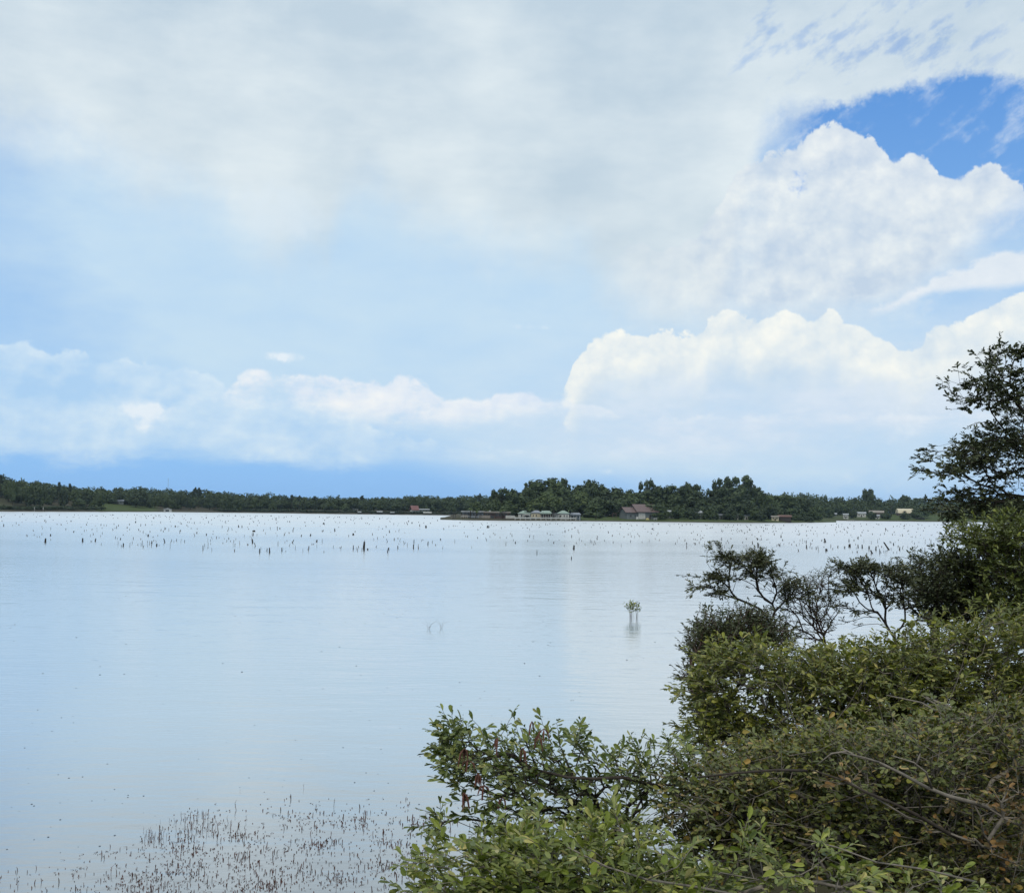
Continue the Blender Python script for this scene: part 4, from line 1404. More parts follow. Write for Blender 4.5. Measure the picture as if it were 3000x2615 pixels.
put('dead_sticks', mesh('dead_sticks', b_v, b_f), M_dead_lt, kind='stuff')

# ------------------------------------------------------------------ reeds and pond weed in the shallows
M_reed = leaf_mat('reed_stem', [(0, (.075, .034, .028)), (.5, (.15, .062, .05)), (1, (.07, .05, .03))], .7, .05, .2)

def stem_mesh(seed):
    rng = np.random.default_rng(seed)
    b = MB()
    x = rng.uniform(-.12, .12, 4)
    b.tube([(0, 0, -.35), (0, 0, 0), (x[0], x[1], .35), (x[0] * 1.6, x[1] * 1.6, .7), (x[2] * 1.7, x[3] * 1.7, 1)], [.035, .035, .03, .026, .012], 5)
    for k in range(2):
        z = rng.uniform(.3, .8)
        a = rng.uniform(0, 6.28)
        b.tube([(x[0] * z, x[1] * z, z), (x[0] * z + .12 * math.cos(a), x[1] * z + .12 * math.sin(a), z + .08), (x[0] * z + .22 * math.cos(a), x[1] * z + .22 * math.sin(a), z - .02)], [.022, .018, .006], 4)
    return b.me('reed')
REED = [stem_mesh(i) for i in range(6)]
for m_ in REED:
    m_.materials.append(M_reed)
_rr = random.Random(8)

def reed(px, py, hpx, wide, label, group):
    p = on_water(px, py)
    u = float((p - EYE) @ _F) / 3000
    o = put('reed_stalk', REED[_rr.randrange(6)], loc=(p[0], p[1], 0), rotz=_rr.uniform(0, 6.28))
    o.scale = (hpx * u * wide, hpx * u * wide, hpx * u)
    o.rotation_euler = (_rr.uniform(-.1, .1), _rr.uniform(-.12, .12), o.rotation_euler.z)
    return tag(o, label, 'reed', group)

for k in range(60):
    px = _rr.gauss(575, 70)
    px = min(max(px, 470), 720)
    reed(px, _rr.uniform(2385, 2440) + abs(px - 590) * .12, _rr.uniform(9, 25), _rr.uniform(.55, 1.1), 'reddish-brown reed stalk in the taller clump in the shallows', 'tall reed clump')
for k in range(24):
    reed(_rr.uniform(415, 470), _rr.uniform(2425, 2470), _rr.uniform(9, 20), 1.0, 'reddish reed stalk in the small clump left of the taller one', 'small reed clump')
for px, py, h in ((692, 2372, 44), (703, 2318, 12), (978, 2360, 36), (890, 2310, 22), (695, 2435, 50), (676, 2430, 46), (640, 2440, 62), (985, 2600, 40), (600, 2560, 44), (325, 2560, 40)):
    reed(px, py, h * .65, .8, 'single thin reed stalk standing apart in the shallows', 'lone reed stalks')

EDGE_W = [(0, 2545), (120, 2530), (250, 2500), (400, 2460), (480, 2380), (600, 2350), (700, 2335), (850, 2325), (1000, 2330), (1150, 2330), (1300, 2335), (1450, 2350)]
b_v, b_f = [], []
cnt = 0
clus = [( _rr.uniform(0, 1400), _rr.uniform(2380, 2640)) for _ in range(120)]
while cnt < 3600:
    if _rr.random() < .45:
        cx, cy = _rr.choice(clus)
        px, py = _rr.gauss(cx, 26), _rr.gauss(cy, 10)
    else:
        px, py = _rr.uniform(-30, 1480), _rr.uniform(2310, 2680)
    e = float(interp(EDGE_W, px))
    d = (py - e) / 190
    if d < 0 or _rr.random() > min(1, .14 + d * 1.1):
        continue
    cnt += 1
    p = on_water(px, py)
    u = float((p - EYE) @ _F) / 3000
    flat = _rr.random() < .52
    h = _rr.choice((2, 3, 3, 4, 4, 5, 6, 7, 9, 12)) * _rr.uniform(.7, 1.3) * u * (2 if flat else 1)
    w = _rr.uniform(.7, 1.5) * u
    k = len(b_v)
    a_ = _rr.uniform(0, 6.28)
    tx, ty = (math.cos(a_) * h, math.sin(a_) * h) if flat else (_rr.uniform(-.25, .25) * h, _rr.uniform(-.25, .25) * h)
    tz = .012 if flat else h
    for z, r, fx in ((-.02, 1, 0), (tz * .6, 1.0, .45), (tz, .4, 1)):
        for j in range(4):
            b_ = j * PI / 2
            b_v.append((p[0] + tx * fx + w * r * math.cos(b_), p[1] + ty * fx + w * r * math.sin(b_), z))
    b_f += [(k + q * 4 + j, k + q * 4 + (j + 1) % 4, k + q * 4 + 4 + (j + 1) % 4, k + q * 4 + 4 + j) for q in range(2) for j in range(4)]
put('pond_weed', mesh('pond_weed', b_v, b_f), M_reed, kind='stuff')

# rain rings on the water
b_v, b_f = [], []
for k in range(380):
    py = 1640 + 900 * _rr.random() ** 1.1
    px = _rr.uniform(-20, 2150)
    p = on_water(px, py)
    u = float((p - EYE) @ _F) / 3000
    R0 = _rr.uniform(.005, .016) * (1 + .7 * (py < 2000))
    hh = R0 * .42
    for R_ in (R0, R0 * .3):
        n0 = len(b_v)
        for rad, z in ((.72, .0015), (.9, hh), (1.08, .0015)):
            for j in range(10):
                a_ = 2 * PI * j / 10
                b_v.append((p[0] + R_ * rad * math.cos(a_), p[1] + R_ * rad * math.sin(a_), z))
        b_f += [(n0 + q * 10 + j, n0 + q * 10 + (j + 1) % 10, n0 + q * 10 + 10 + (j + 1) % 10, n0 + q * 10 + 10 + j) for q in range(2) for j in range(10)]
put('rain_rings', mesh('rain_rings', b_v, b_f), M_ring, kind='stuff', smooth=True)

# ------------------------------------------------------------------ leaves and bushes
def leaf_unit():
    """leaf along +x, blade in xy, 1 long and 1 wide"""
    xs_ = [0, .22, .55, .82, .95, 1.0]
    ws = [0.03, .26, .48, .44, .24, 0.03]
    vs, fs = [], []
    for x, w in zip(xs_, ws):
        z = -.10 * x * x
        vs += [(x, 0, z - .03 * (0 < x < 1)), (x, w, z + .10 * w), (x, -w, z + .10 * w)]
    for i in range(5):
        a, b = 3 * i, 3 * i + 3
        fs += [(a, b, b + 1, a + 1), (a, a + 2, b + 2, b)]
    m = bpy.data.meshes.new('leaf')
    m.from_pydata([(x, y, z) for x, y, z in vs], [], fs)
    m.update()
    return m
LEAF_ME = leaf_unit()
_leaf_by_mat = {}

def norm(a):
    return a / (np.linalg.norm(a, axis=-1, keepdims=True) + 1e-9)

def grow(root, tips, rng, seg, trunk=None, bias=.3, crotch=False):
    """branch skeleton from root to tips: nodes, parent index, path length"""
    N = [np.asarray(root, float)]
    par, plen = [-1], [0.0]
    if trunk is not None:
        for p in trunk:
            N.append(np.asarray(p, float)); par.append(len(N) - 2); plen.append(plen[-1] + np.linalg.norm(N[-1] - N[-2]))
    ends = []
    tips = np.asarray(tips)
    order = np.argsort(np.linalg.norm(tips - N[-1 if trunk is not None else 0], axis=1))
    arr = np.zeros((len(tips) * 14 + 400, 3)); pl = np.zeros(len(arr))
    n = len(N)
    arr[:n] = N; pl[:n] = plen
    s0 = n - 1 if crotch else 0                     # fork only above the crotch
    for i in order:
        t = tips[i]
        d = np.linalg.norm(arr[s0:n] - t, axis=1)
        j = s0 + int(np.argmin(d + bias * (pl[s0:n] - pl[s0])))
        dist = d[j - s0]
        m = max(1, min(12, int(math.ceil(dist / seg))))
        if par[j] >= 0:
            pd = arr[j] - arr[par[j]]
            pd = pd / (np.linalg.norm(pd) + 1e-9)
        else:
            pd = np.array([0, 0, 1.0])
        a = arr[j].copy()
        ctl = a + pd * dist * .38
        last = j
        for s in range(1, m + 1):
            f = s / m
            p = (1 - f) ** 2 * a + 2 * f * (1 - f) * ctl + f * f * t
            if s < m:
                p = p + rng.normal(0, seg * .08, 3)
            if n >= len(arr):
                break
            arr[n] = p; par.append(last); pl[n] = pl[last] + np.linalg.norm(p - arr[last])
            last = n
            n += 1
        ends.append(last)
    return arr[:n], np.array(par), np.array(ends)

def prisms(p0, p1, r0, r1, k=5):
    """tapered prisms along many edges at once"""
    d = norm(p1 - p0)
    ref = np.where(np.abs(d[:, 2:3]) > .8, np.array([[1.0, 0, 0]]), np.array([[0, 0, 1.0]]))
    a = norm(np.cross(d, ref)); b = np.cross(d, a)
    t = np.arange(k) * 2 * PI / k
    ring = a[:, None] * np.cos(t)[None, :, None] + b[:, None] * np.sin(t)[None, :, None]
    q0 = p0[:, None] - d[:, None] * r0[:, None, None] * .3 + ring * r0[:, None, None]
    q1 = p1[:, None] + d[:, None] * r1[:, None, None] * .3 + ring * r1[:, None, None]
    v = np.concatenate([q0, q1], 1).reshape(-1, 3)
    base = (np.arange(len(p0)) * 2 * k)[:, None]
    j = np.arange(k)
    f = np.stack([base + j, base + (j + 1) % k, base + k + (j + 1) % k, base + k + j], -1).reshape(-1, 4)
    return v, f

ALL = []          # every bush's leaves, to find which show

def bush(name, label, cat, root, blobs, n_tips, leaf, lmat, bmat, seed, twig=(.10, .22), per=9, seg=.16, r_tip=.0022, r_max=.06, pw=.48,
         shell=.45, up=.35, trunk=None, sprigs=0, flat=.62, crotch=False, clus=.6, n_in=16, sig=.22, out=.5, droop=0.0, bias=.3, n_leaf=250, bare=0.0, group=None, spread=.9, kill=None):
    """blobs: (px, py, depth, rx_px, ry_px, r_depth_m, weight); leaf = (length, width)"""
    rng = np.random.default_rng(seed)
    root = np.asarray(root, float)
    C, Rr, W = [], [], []
    for px, py, dep, rx, ry, rz, w in blobs:
        C.append(at(px, py, dep)); Rr.append((rx * dep / 3000, rz, ry * dep / 3000)); W.append(w * rx * ry)
    C, Rr, W = np.array(C), np.array(Rr), np.array(W)
    k = rng.choice(len(C), n_tips, p=W / W.sum())
    u = norm(rng.normal(size=(n_tips, 3)))
    n_c = max(12, n_tips // n_in)                                                  # shoots gather in sprays
    uc = norm(rng.normal(size=(n_c, 3))); kc = rng.choice(len(C), n_c, p=W / W.sum())
    pick = rng.integers(0, n_c, n_tips); inside = rng.random(n_tips) < clus
    u = np.where(inside[:, None], norm(uc[pick] + rng.normal(0, sig, (n_tips, 3))), u)
    k = np.where(inside, kc[pick], k)
    u[:, 1] = -np.abs(u[:, 1]) * np.where(rng.random(n_tips) < .65, 1, -1)       # more twigs on the lit near side
    rad = np.where(inside, rng.uniform(.72, 1.08, n_c)[pick] + rng.normal(0, .07, n_tips), rng.uniform(0, 1, n_tips) ** shell) * (1 + rng.normal(0, .13, n_tips))
    rad = np.where(rng.random(n_tips) < .04, rad * 1.35, rad)                    # stray shoots break the outline
    tips = C[k] + u * Rr[k] * rad[:, None]
    zmin = np.array([max(0.05, bank_z(p[0], p[1]) + .05) for p in tips])
    tips[:, 2] = np.maximum(tips[:, 2], zmin)
    N, par, ends = grow(root, tips, rng, seg, trunk, bias, crotch)
    cnt = np.zeros(len(N)); cnt[ends] += 1
    for i in range(len(N) - 1, 0, -1):
        cnt[par[i]] += cnt[i]
    rad_n = np.minimum(r_tip * np.maximum(cnt, 1) ** pw, r_max)
    t = thing(name, label, cat, root, 0, group)
    off = root
    i1 = np.arange(1, len(N)); i0 = par[1:]
    r1 = rad_n[1:]; r0 = np.minimum(rad_n[i0], r1 * 1.5 + .001)
    big = r1 > max(r_max * .30, r_tip * 2.6)
    if big.any():
        v, f = prisms(N[i0][big] - off, N[i1][big] - off, r0[big], r1[big], 7)
        put('branch', mesh('branch', v, f), bmat, t, smooth=True)
    if (~big).any():
        v, f = prisms(N[i0][~big] - off, N[i1][~big] - off, r0[~big], r1[~big], 4)
        put('twig', mesh('twig', v, f), bmat, t, kind='stuff')
    # leafy shoots at every tip
    live = ends[rng.random(len(ends)) >= bare]
    if kill is not None:
        live = np.array([e for e in live if not kill(N[e])])
    T = len(live)
    d = norm(N[live] - N[par[live]])
    cb = C[np.argmin(((N[live][:, None] - C[None]) / Rr[None] * 1.0).__pow__(2).sum(-1), 1)]
    d = norm(d + out * norm(N[live] - cb) + np.array([0, 0, up]) + rng.normal(0, .5, (T, 3)))
    ln = rng.uniform(*twig, T)
    sv, sf = prisms(N[live] - off, N[live] + d * ln[:, None] + np.array([0, 0, -droop])[None] * ln[:, None] - off, np.full(T, r_tip), np.full(T, r_tip * .5), 3)
    put('shoot', mesh('shoot', sv, sf), bmat, t, kind='stuff')
    if sprigs:                                                    # bare twigs poking through
        e = N[rng.choice(len(N), sprigs)] + np.array([0, -.08, .02])
        dv = norm(rng.normal(size=(sprigs, 3)) * np.array([1, .5, .55]) + np.array([-.35, -.3, .3]))
        l_ = rng.uniform(.15, .5, sprigs)[:, None]
        k1 = e + dv * l_ * .5; k2 = k1 + norm(dv + rng.normal(0, .3, (sprigs, 3))) * l_ * .5
        ra = np.full(sprigs, .0024)
        v1, f1 = prisms(e - off, k1 - off, ra, ra * .8, 4)
        v2, f2 = prisms(k1 - off, k2 - off, ra * .8, ra * .35, 4)
        put('bare_twig', mesh('bare_twig', np.concatenate([v1, v2]), np.concatenate([f1, f2 + len(v1)])), M_br_g, t, kind='stuff')
    m = per
    s = np.linspace(.08, 1.0, m)[None] + rng.normal(0, .03, (T, m))
    side0 = norm(np.cross(d, norm(rng.normal(size=(T, 3)) * .35 + np.array([0, 0, 1.0]))))
    other = np.cross(side0, d)
    ph = (np.arange(m)[None] * PI + rng.normal(0, .55, (T, m)))
    side = side0[:, None] * np.cos(ph)[..., None] + other[:, None] * np.sin(ph)[..., None]
    ang = rng.uniform(.55, 1.15, (T, m)) * spread * (1 - .55 * np.clip(s, 0, 1) ** 3)
    ld = norm(d[:, None] * np.cos(ang)[..., None] + side * np.sin(ang)[..., None] + rng.normal(0, .12, (T, m, 3)))
    ld = norm(ld * np.array([1, 1, flat]) + np.array([0, 0, -.12 * (1 - flat)]))
    p = N[live][:, None] + d[:, None] * (ln[:, None] * s)[..., None] - np.array([0, 0, droop]) * (ln[:, None] * s ** 2)[..., None]
    nrm = np.array([0, -.1, 1.0]) + rng.normal(0, .5, (T, m, 3))
    nrm = norm(nrm - ld * (nrm * ld).sum(-1, keepdims=True))
    L = leaf[0] * rng.uniform(.5, 1.3, (T, m)) * rng.uniform(.8, 1.2, (T, 1)) * (1 - .35 * (s > .93))
    Wd = leaf[1] * L / leaf[0] * rng.uniform(.8, 1.2, (T, m))
    p, ld, nrm, L, Wd = p.reshape(-1, 3), ld.reshape(-1, 3), nrm.reshape(-1, 3), L.ravel(), Wd.ravel()
    ALL.append(dict(t=t, off=off, p=p, d=ld, n=nrm, L=L, W=Wd, mat=lmat, n_leaf=n_leaf))
    return t, N

def finish_leaves():
    cell = 7.0
    W_, H_ = int(3000 / cell) + 1, int(2615 / cell) + 1
    zb = np.full(W_ * H_, 1e9)
    info = []
    for a in ALL:
        c_ = a['p'] + a['d'] * (a['L'] * .5)[:, None]
        x, y, z = to_px(c_)
        ok = (x >= 0) & (x < 3000) & (y >= 0) & (y < 2615) & (z > .1)
        idx = (np.floor(np.clip(y, 0, 2614) / cell) * W_ + np.floor(np.clip(x, 0, 2999) / cell)).astype(int)
        np.minimum.at(zb, idx[ok], z[ok])
        info.append((c_, x, y, z, ok, idx))
    for a, (c_, x, y, z, ok, idx) in zip(ALL, info):
        view = norm(c_ - EYE)
        area = a['L'] * a['W'] * (np.abs((view * a['n']).sum(1)) + .15) / z ** 2
        vis = ok & (z <= zb[idx] + .04)
        sc = np.where(vis, area, 0)
        top = np.argsort(-sc)[:a['n_leaf']]
        top = top[sc[top] > 0]
        if a['mat'].name not in _leaf_by_mat:
            me = LEAF_ME.copy(); me.materials.append(a['mat']); _leaf_by_mat[a['mat'].name] = me
        me = _leaf_by_mat[a['mat'].name]
        sdv = np.cross(a['n'], a['d'])
        for i in top:
            o = bpy.data.objects.new('leaf', me)
            COL.objects.link(o)
            o.parent = a['t']
            L, W = a['L'][i], a['W'][i]
            M = Matrix.Identity(4)
            dv, sv, nv, q = a['d'][i] * L, sdv[i] * W, a['n'][i] * L, a['p'][i] - a['off']
            for r in range(3):
                M[r][0], M[r][1], M[r][2], M[r][3] = dv[r], sv[r], nv[r], q[r]
            o.matrix_basis = M
        keep = np.ones(len(a['p']), bool); keep[top] = False
        p, d, n_, L, W = (a[k][keep] for k in ('p', 'd', 'n', 'L', 'W'))
        p = p - a['off']
        sd_ = np.cross(n_, d)
        L, W = L[:, None], W[:, None]
        q = np.stack([p, p + d * L * .36 + sd_ * W * .38 + n_ * W * .10, p + d * L * .80 + sd_ * W * .42 + n_ * W * .04, p + d * L - n_ * L * .1,
                      p + d * L * .80 - sd_ * W * .42 + n_ * W * .04, p + d * L * .36 - sd_ * W * .38 + n_ * W * .10], 1).reshape(-1, 3)
        b = (np.arange(len(p)) * 6)[:, None]
        f = np.concatenate([b + np.array([0, 1, 2, 3]), b + np.array([0, 3, 4, 5])])
        put('foliage', mesh('foliage', q, f), a['mat'], a['t'], kind='stuff')

M_br = mat('dark_branch', (.06, .05, .042), .85, .2, (20.0, (.03, .025, .02), .3))
M_br_g = mat('grey_branch', (.235, .21, .175), .85, .2, (25.0, (.11, .10, .085), .3))
M_br_r = mat('reddish_twig', (.10, .06, .05), .8, .2, (25.0, (.05, .035, .03), .3))
G1, G2, G3 = (.038, .060, .016), (.060, .088, .024), (.090, .115, .036)
L_tree = leaf_mat('tree_leaf', [(0, (.026, .036, .012)), (.6, (.044, .058, .018)), (1, (.075, .088, .030))], .5, .15)
L_edge = leaf_mat('edge_bush_leaf', [(0, (.056, .080, .012)), (.6, (.120, .152, .022)), (1, (.22, .245, .05))], .5, .15)
L_dark = leaf_mat('dark_shrub_leaf', [(0, (.026, .038, .011)), (.7, (.046, .060, .017)), (1, (.085, .095, .030))], .5, .12)
L_shrub = leaf_mat('shrub_leaf', [(0, (.034, .044, .016)), (.6, (.050, .060, .020)), (.9, (.100, .108, .040)), (1, (.12, .095, .045))], .45, .18)
L_mid = leaf_mat('bush_leaf', [(0, (.060, .082, .008)), (.45, (.150, .178, .018)), (.8, (.260, .275, .040)), (.95, (.38, .36, .09)), (1, (.50, .43, .15))], .45, .2)  # pale ramp ends, here and below, paint in undersides and glossy highlights
L_left = leaf_mat('lake_bush_leaf', [(0, (.050, .082, .016)), (.5, (.125, .170, .030)), (.85, (.235, .280, .070)), (1, (.40, .38, .14))], .45, .2)
L_brown = leaf_mat('withering_leaf', [(0, (.044, .060, .008)), (.50, (.125, .146, .018)), (.80, (.220, .222, .036)), (.93, (.27, .20, .045)), (.97, (.38, .23, .06)), (1, (.60, .48, .22))], .45, .18)  # withered tints; dark base and pale end also paint in speckled highlights
L_front = leaf_mat('front_leaf', [(0, (.070, .104, .011)), (.5, (.172, .220, .028)), (.85, (.300, .335, .070)), (1, (.52, .46, .18))], .45, .22)

def gz(x, y):
    return (x, y, max(bank_z(x, y), -.1))
def S_(l, dep, rz):                     # blobs measured on the 2056 px wide view
    return [(x * 1.4591, y * 1.4591, dep + dd, rx * 1.4591, ry * 1.4591, rz, w) for x, y, rx, ry, dd, w in l]

# tall tree at the right edge, its trunk just out of the picture
r_ = at(3090, 2000, 14.5); r_ = gz(r_[0], r_[1])
tall, _ = bush('tall_tree', 'tall dark-leaved tree leaning in from the right edge over the lake', 'tree', r_,
     S_([(2015, 745, 42, 48, 0, 1.2), (1965, 760, 50, 42, 0, 1.1), (1945, 790, 30, 25, 0, .8), (2040, 830, 40, 40, 0, 1), (1990, 800, 40, 30, 0, .8), (2030, 720, 14, 30, 0, .8), (1925, 905, 56, 36, 0, 1.1), (1985, 890, 60, 42, 0, 1.2),
         (2035, 900, 60, 60, .3, 1.2), (1880, 940, 40, 20, 0, .8), (1840, 950, 12, 8, 0, 1.5), (1950, 960, 70, 38, 0, 1.1), (2030, 980, 60, 50, .3, 1.1), (1925, 995, 46, 18, 0, .8), (2090, 860, 80, 120, .5, .8),
         (1935, 1022, 52, 24, 0, 1.5), (1905, 1020, 28, 18, 0, 1.2), (2010, 1030, 60, 36, 0, 1.5), (1975, 1000, 60, 34, 0, 1.2), (2095, 1020, 60, 70, .3, .8)], 14.0, .75),
     2100, (.062, .028), L_tree, M_br, 31, clus=.88, n_in=26, sig=.16, twig=(.05, .13), per=9, seg=.22, r_tip=.0018, r_max=.08, pw=.44, shell=.6, up=.25, trunk=[at(3090, 1850, 14.4), at(3075, 1600, 14.3), at(3060, 1350, 14.2), at(3040, 1200, 14.1)], n_leaf=300)

# green mass under it at the right edge
r_ = at(2960, 1950, 12.5); r_ = gz(r_[0], r_[1])
bush('broad_bush', 'mid-green bush at the right edge under the tall tree', 'bush', r_,
     S_([(2010, 1080, 60, 40, 0, 1), (1985, 1130, 50, 50, 0, 1), (2040, 1160, 60, 90, 0, 1), (1975, 1080, 26, 24, 0, .8), (1990, 1200, 60, 50, 0, 1), (2060, 1240, 60, 60, 0, .8), (1965, 1060, 18, 14, 0, .8)], 12.3, .9),
     1650, (.058, .024), L_edge, M_br, 32, twig=(.08, .18), per=10, seg=.2, shell=.5, n_leaf=220)

# dark bush left of it
r_ = at(2740, 1900, 13); r_ = gz(r_[0], r_[1])
bush('dark_bush', 'very dark dense bush rising above the water left of the right edge', 'bush', r_,
     S_([(1880, 1160, 58, 48, 0, 1.2), (1920, 1180, 46, 56, 0, 1), (1850, 1190, 40, 34, 0, 1), (1930, 1135, 36, 22, 0, .8), (1890, 1220, 60, 34, 0, 1), (1950, 1210, 40, 40, 0, .8), (1865, 1125, 18, 10, 0, .7)], 13.0, .6),
     1400, (.050, .021), L_dark, M_br, 33, twig=(.07, .15), per=10, seg=.18, shell=.45, n_leaf=200)

# three open-branched shrubs against the water
r_ = at(2290, 1950, 12.2); r_ = gz(r_[0], r_[1])
bush('flat_topped_shrub', 'open-branched shrub with flat dark tufts, leftmost against the water', 'shrub', r_,
     S_([(1450, 1120, 34, 7, 0, 1.2), (1420, 1112, 14, 5, 0, .9), (1440, 1100, 8, 9, 0, .9), (1500, 1128, 42, 14, 0, 2.0), (1530, 1150, 28, 14, 0, 1.5), (1412, 1157, 28, 6, 0, 1.3), (1464, 1160, 32, 7, 0, 1.2), (1398, 1181, 18, 6, 0, 1.1), (1438, 1186, 28, 6, 0, 1.1), (1560, 1150, 10, 20, 0, .6), (1560, 1190, 30, 16, 0, .8), (1600, 1190, 26, 18, 0, .7)], 12.0, .28),
     640, (.042, .0165), L_shrub, M_br, 34, twig=(.05, .13), per=10, seg=.14, r_tip=.0016, r_max=.013, pw=.40, shell=.5, up=.15, crotch=True, clus=.8, n_in=14, n_leaf=160, bias=.55, kill=lambda q: to_px(q[None])[1][0] > 1215 * 1.4591 + _sr.uniform(-40, 90), 
     trunk=[at(2285, 1900, 12.1), at(2262, 1850, 12.1)])
r_ = at(2430, 1950, 12.2); r_ = gz(r_[0], r_[1])
bush('sparse_shrub', 'thin greyish twiggy shrub between the two open-branched ones', 'shrub', r_,
     S_([(1590, 1175, 44, 26, 0, 1), (1640, 1165, 34, 18, 0, 1), (1615, 1210, 50, 30, 0, .8), (1570, 1230, 40, 30, 0, .8), (1650, 1215, 36, 30, 0, .7), (1630, 1260, 40, 28, 0, .7), (1670, 1150, 14, 14, 0, .8)], 12.2, .35),
     600, (.034, .012), L_shrub, M_br_r, 35, twig=(.05, .12), per=7, seg=.13, r_tip=.0016, r_max=.014, pw=.40, shell=.5, up=.25, crotch=True, clus=.7, n_in=12, n_leaf=140, bias=.6, bare=.25, trunk=[at(2420, 1895, 12.2)])
r_ = at(2632, 1960, 12.0); r_ = gz(r_[0], r_[1])
bush('fan_shrub', 'fan-shaped shrub with several bare dark stems before bright water', 'shrub', r_,
     S_([(1715, 1138, 30, 9, 0, 1.2), (1698, 1158, 24, 8, 0, 1), (1745, 1148, 30, 9, 0, 1.2), (1780, 1148, 36, 10, 0, 1.1), (1802, 1165, 26, 12, 0, .9), (1700, 1180, 30, 9, 0, 1), (1748, 1186, 32, 9, 0, .9), (1782, 1192, 28, 14, 0, .8), (1826, 1195, 16, 16, 0, .6), (1690, 1219, 28, 7, 0, 1), (1740, 1228, 32, 7, 0, 1), (1722, 1124, 8, 9, 0, .8), (1850, 1238, 18, 10, 0, .5), (1700, 1255, 26, 6, 0, .5)], 12.0, .28),
     640, (.042, .0165), L_shrub, M_br, 36, twig=(.05, .13), per=10, seg=.14, r_tip=.0016, r_max=.013, pw=.40, shell=.5, up=.15, crotch=True, clus=.8, n_in=14, n_leaf=160, bias=.6, kill=lambda q: to_px(q[None])[1][0] > 1225 * 1.4591 + _sr.uniform(-40, 80),
     trunk=[at(2630, 1910, 12.0), at(2622, 1872, 12.0)])

# small-leaved shrub on the left flank
r_ = at(2130, 2000, 10.5); r_ = gz(r_[0], r_[1])
bush('small_leaved_shrub', 'dark small-leaved shrub with upright twigs on the left flank', 'shrub', r_,
     S_([(1440, 1260, 40, 26, 0, 1), (1410, 1280, 22, 26, 0, .9), (1500, 1260, 50, 34, 0, 1.2), (1545, 1275, 40, 36, 0, 1), (1400, 1310, 20, 18, 0, .8), (1385, 1345, 16, 26, 0, .7), (1440, 1310, 46, 36, 0, 1), (1420, 1235, 14, 10, 0, .6), (1365, 1345, 8, 10, 0, .6)], 10.6, .45),
     1300, (.038, .015), L_dark, M_br_r, 37, twig=(.06, .14), per=9, seg=.15, r_tip=.0024, shell=.5, up=.5, n_leaf=160)

# big olive-green mass in the middle right
r_ = at(2500, 2250, 9.6); r_ = gz(r_[0], r_[1])
big, _ = bush('large_bush', 'large olive-green bush with long leaves filling the middle right', 'bush', r_,
     S_([(1440, 1350, 60, 40, 0, 1), (1520, 1335, 70, 45, 0, 1.1), (1610, 1345, 80, 40, .2, 1.1), (1700, 1345, 80, 40, .2, 1.1), (1790, 1340, 80, 40, .3, 1.1), (1890, 1310, 80, 50, .4, 1.1), (1980, 1290, 70, 60, .5, 1), (2050, 1310, 50, 80, .5, .9),
         (1430, 1410, 46, 50, 0, 1), (1480, 1450, 70, 40, 0, .8), (1640, 1410, 90, 50, 0, 1), (1740, 1410, 90, 50, 0, 1), (1850, 1400, 90, 60, .1, 1), (1960, 1390, 90, 60, .2, 1), (1700, 1475, 120, 50, 0, 1), (1900, 1475, 120, 50, 0, 1), (1560, 1470, 90, 46, -.3, 1), (1450, 1505, 60, 36, -.6, .9), (1540, 1515, 70, 36, -.6, .9), (2020, 1480, 70, 60, 0, 1),
         (1420, 1455, 30, 30, 0, .9), (1360, 1382, 20, 6, 0, 1.4), (1410, 1475, 28, 14, 0, 1), (2040, 1420, 60, 70, .1, .9)], 9.3, .55),
     4600, (.060, .023), L_mid, M_br_g, 38, twig=(.08, .20), per=10, seg=.24, shell=.5, up=.12, n_leaf=300, spread=.95, sprigs=70)

# lake-side bush on the left with catkins
r_ = at(1960, 2640, 6.6); r_ = gz(r_[0], r_[1])
lb, _ = bush('lakeside_bush', 'sprawling lakeside bush with long outreaching shoots and dry hanging catkins', 'bush', r_,
     S_([(930, 1492, 34, 24, 0, 1), (960, 1522, 50, 40, 0, 1), (1010, 1512, 40, 34, 0, .8), (1085, 1488, 32, 28, 0, .8), (1130, 1515, 50, 30, 0, .9), (1060, 1530, 70, 44, 0, 1), (1180, 1522, 50, 30, 0, .9), (1250, 1530, 60, 30, 0, 1), (1320, 1530, 60, 28, 0, 1), (1390, 1525, 46, 26, 0, .9),
         (930, 1560, 36, 26, 0, .8), (990, 1580, 60, 36, 0, .9), (1100, 1580, 80, 44, 0, 1), (1210, 1570, 80, 44, 0, 1), (1320, 1570, 80, 44, 0, 1), (915, 1635, 28, 16, 0, .8), (970, 1640, 50, 30, 0, .8), (1060, 1640, 60, 36, 0, .7), (1160, 1640, 80, 40, 0, .9), (1270, 1640, 80, 44, 0, 1), (905, 1655, 22, 10, 0, .8), (900, 1620, 12, 14, 0, .6)], 6.3, .4),
     470, (.055, .022), L_left, M_br, 39, twig=(.08, .2), per=9, seg=.16, r_tip=.002, r_max=.022, shell=.7, up=.2, n_leaf=300, out=.7, bias=.35)

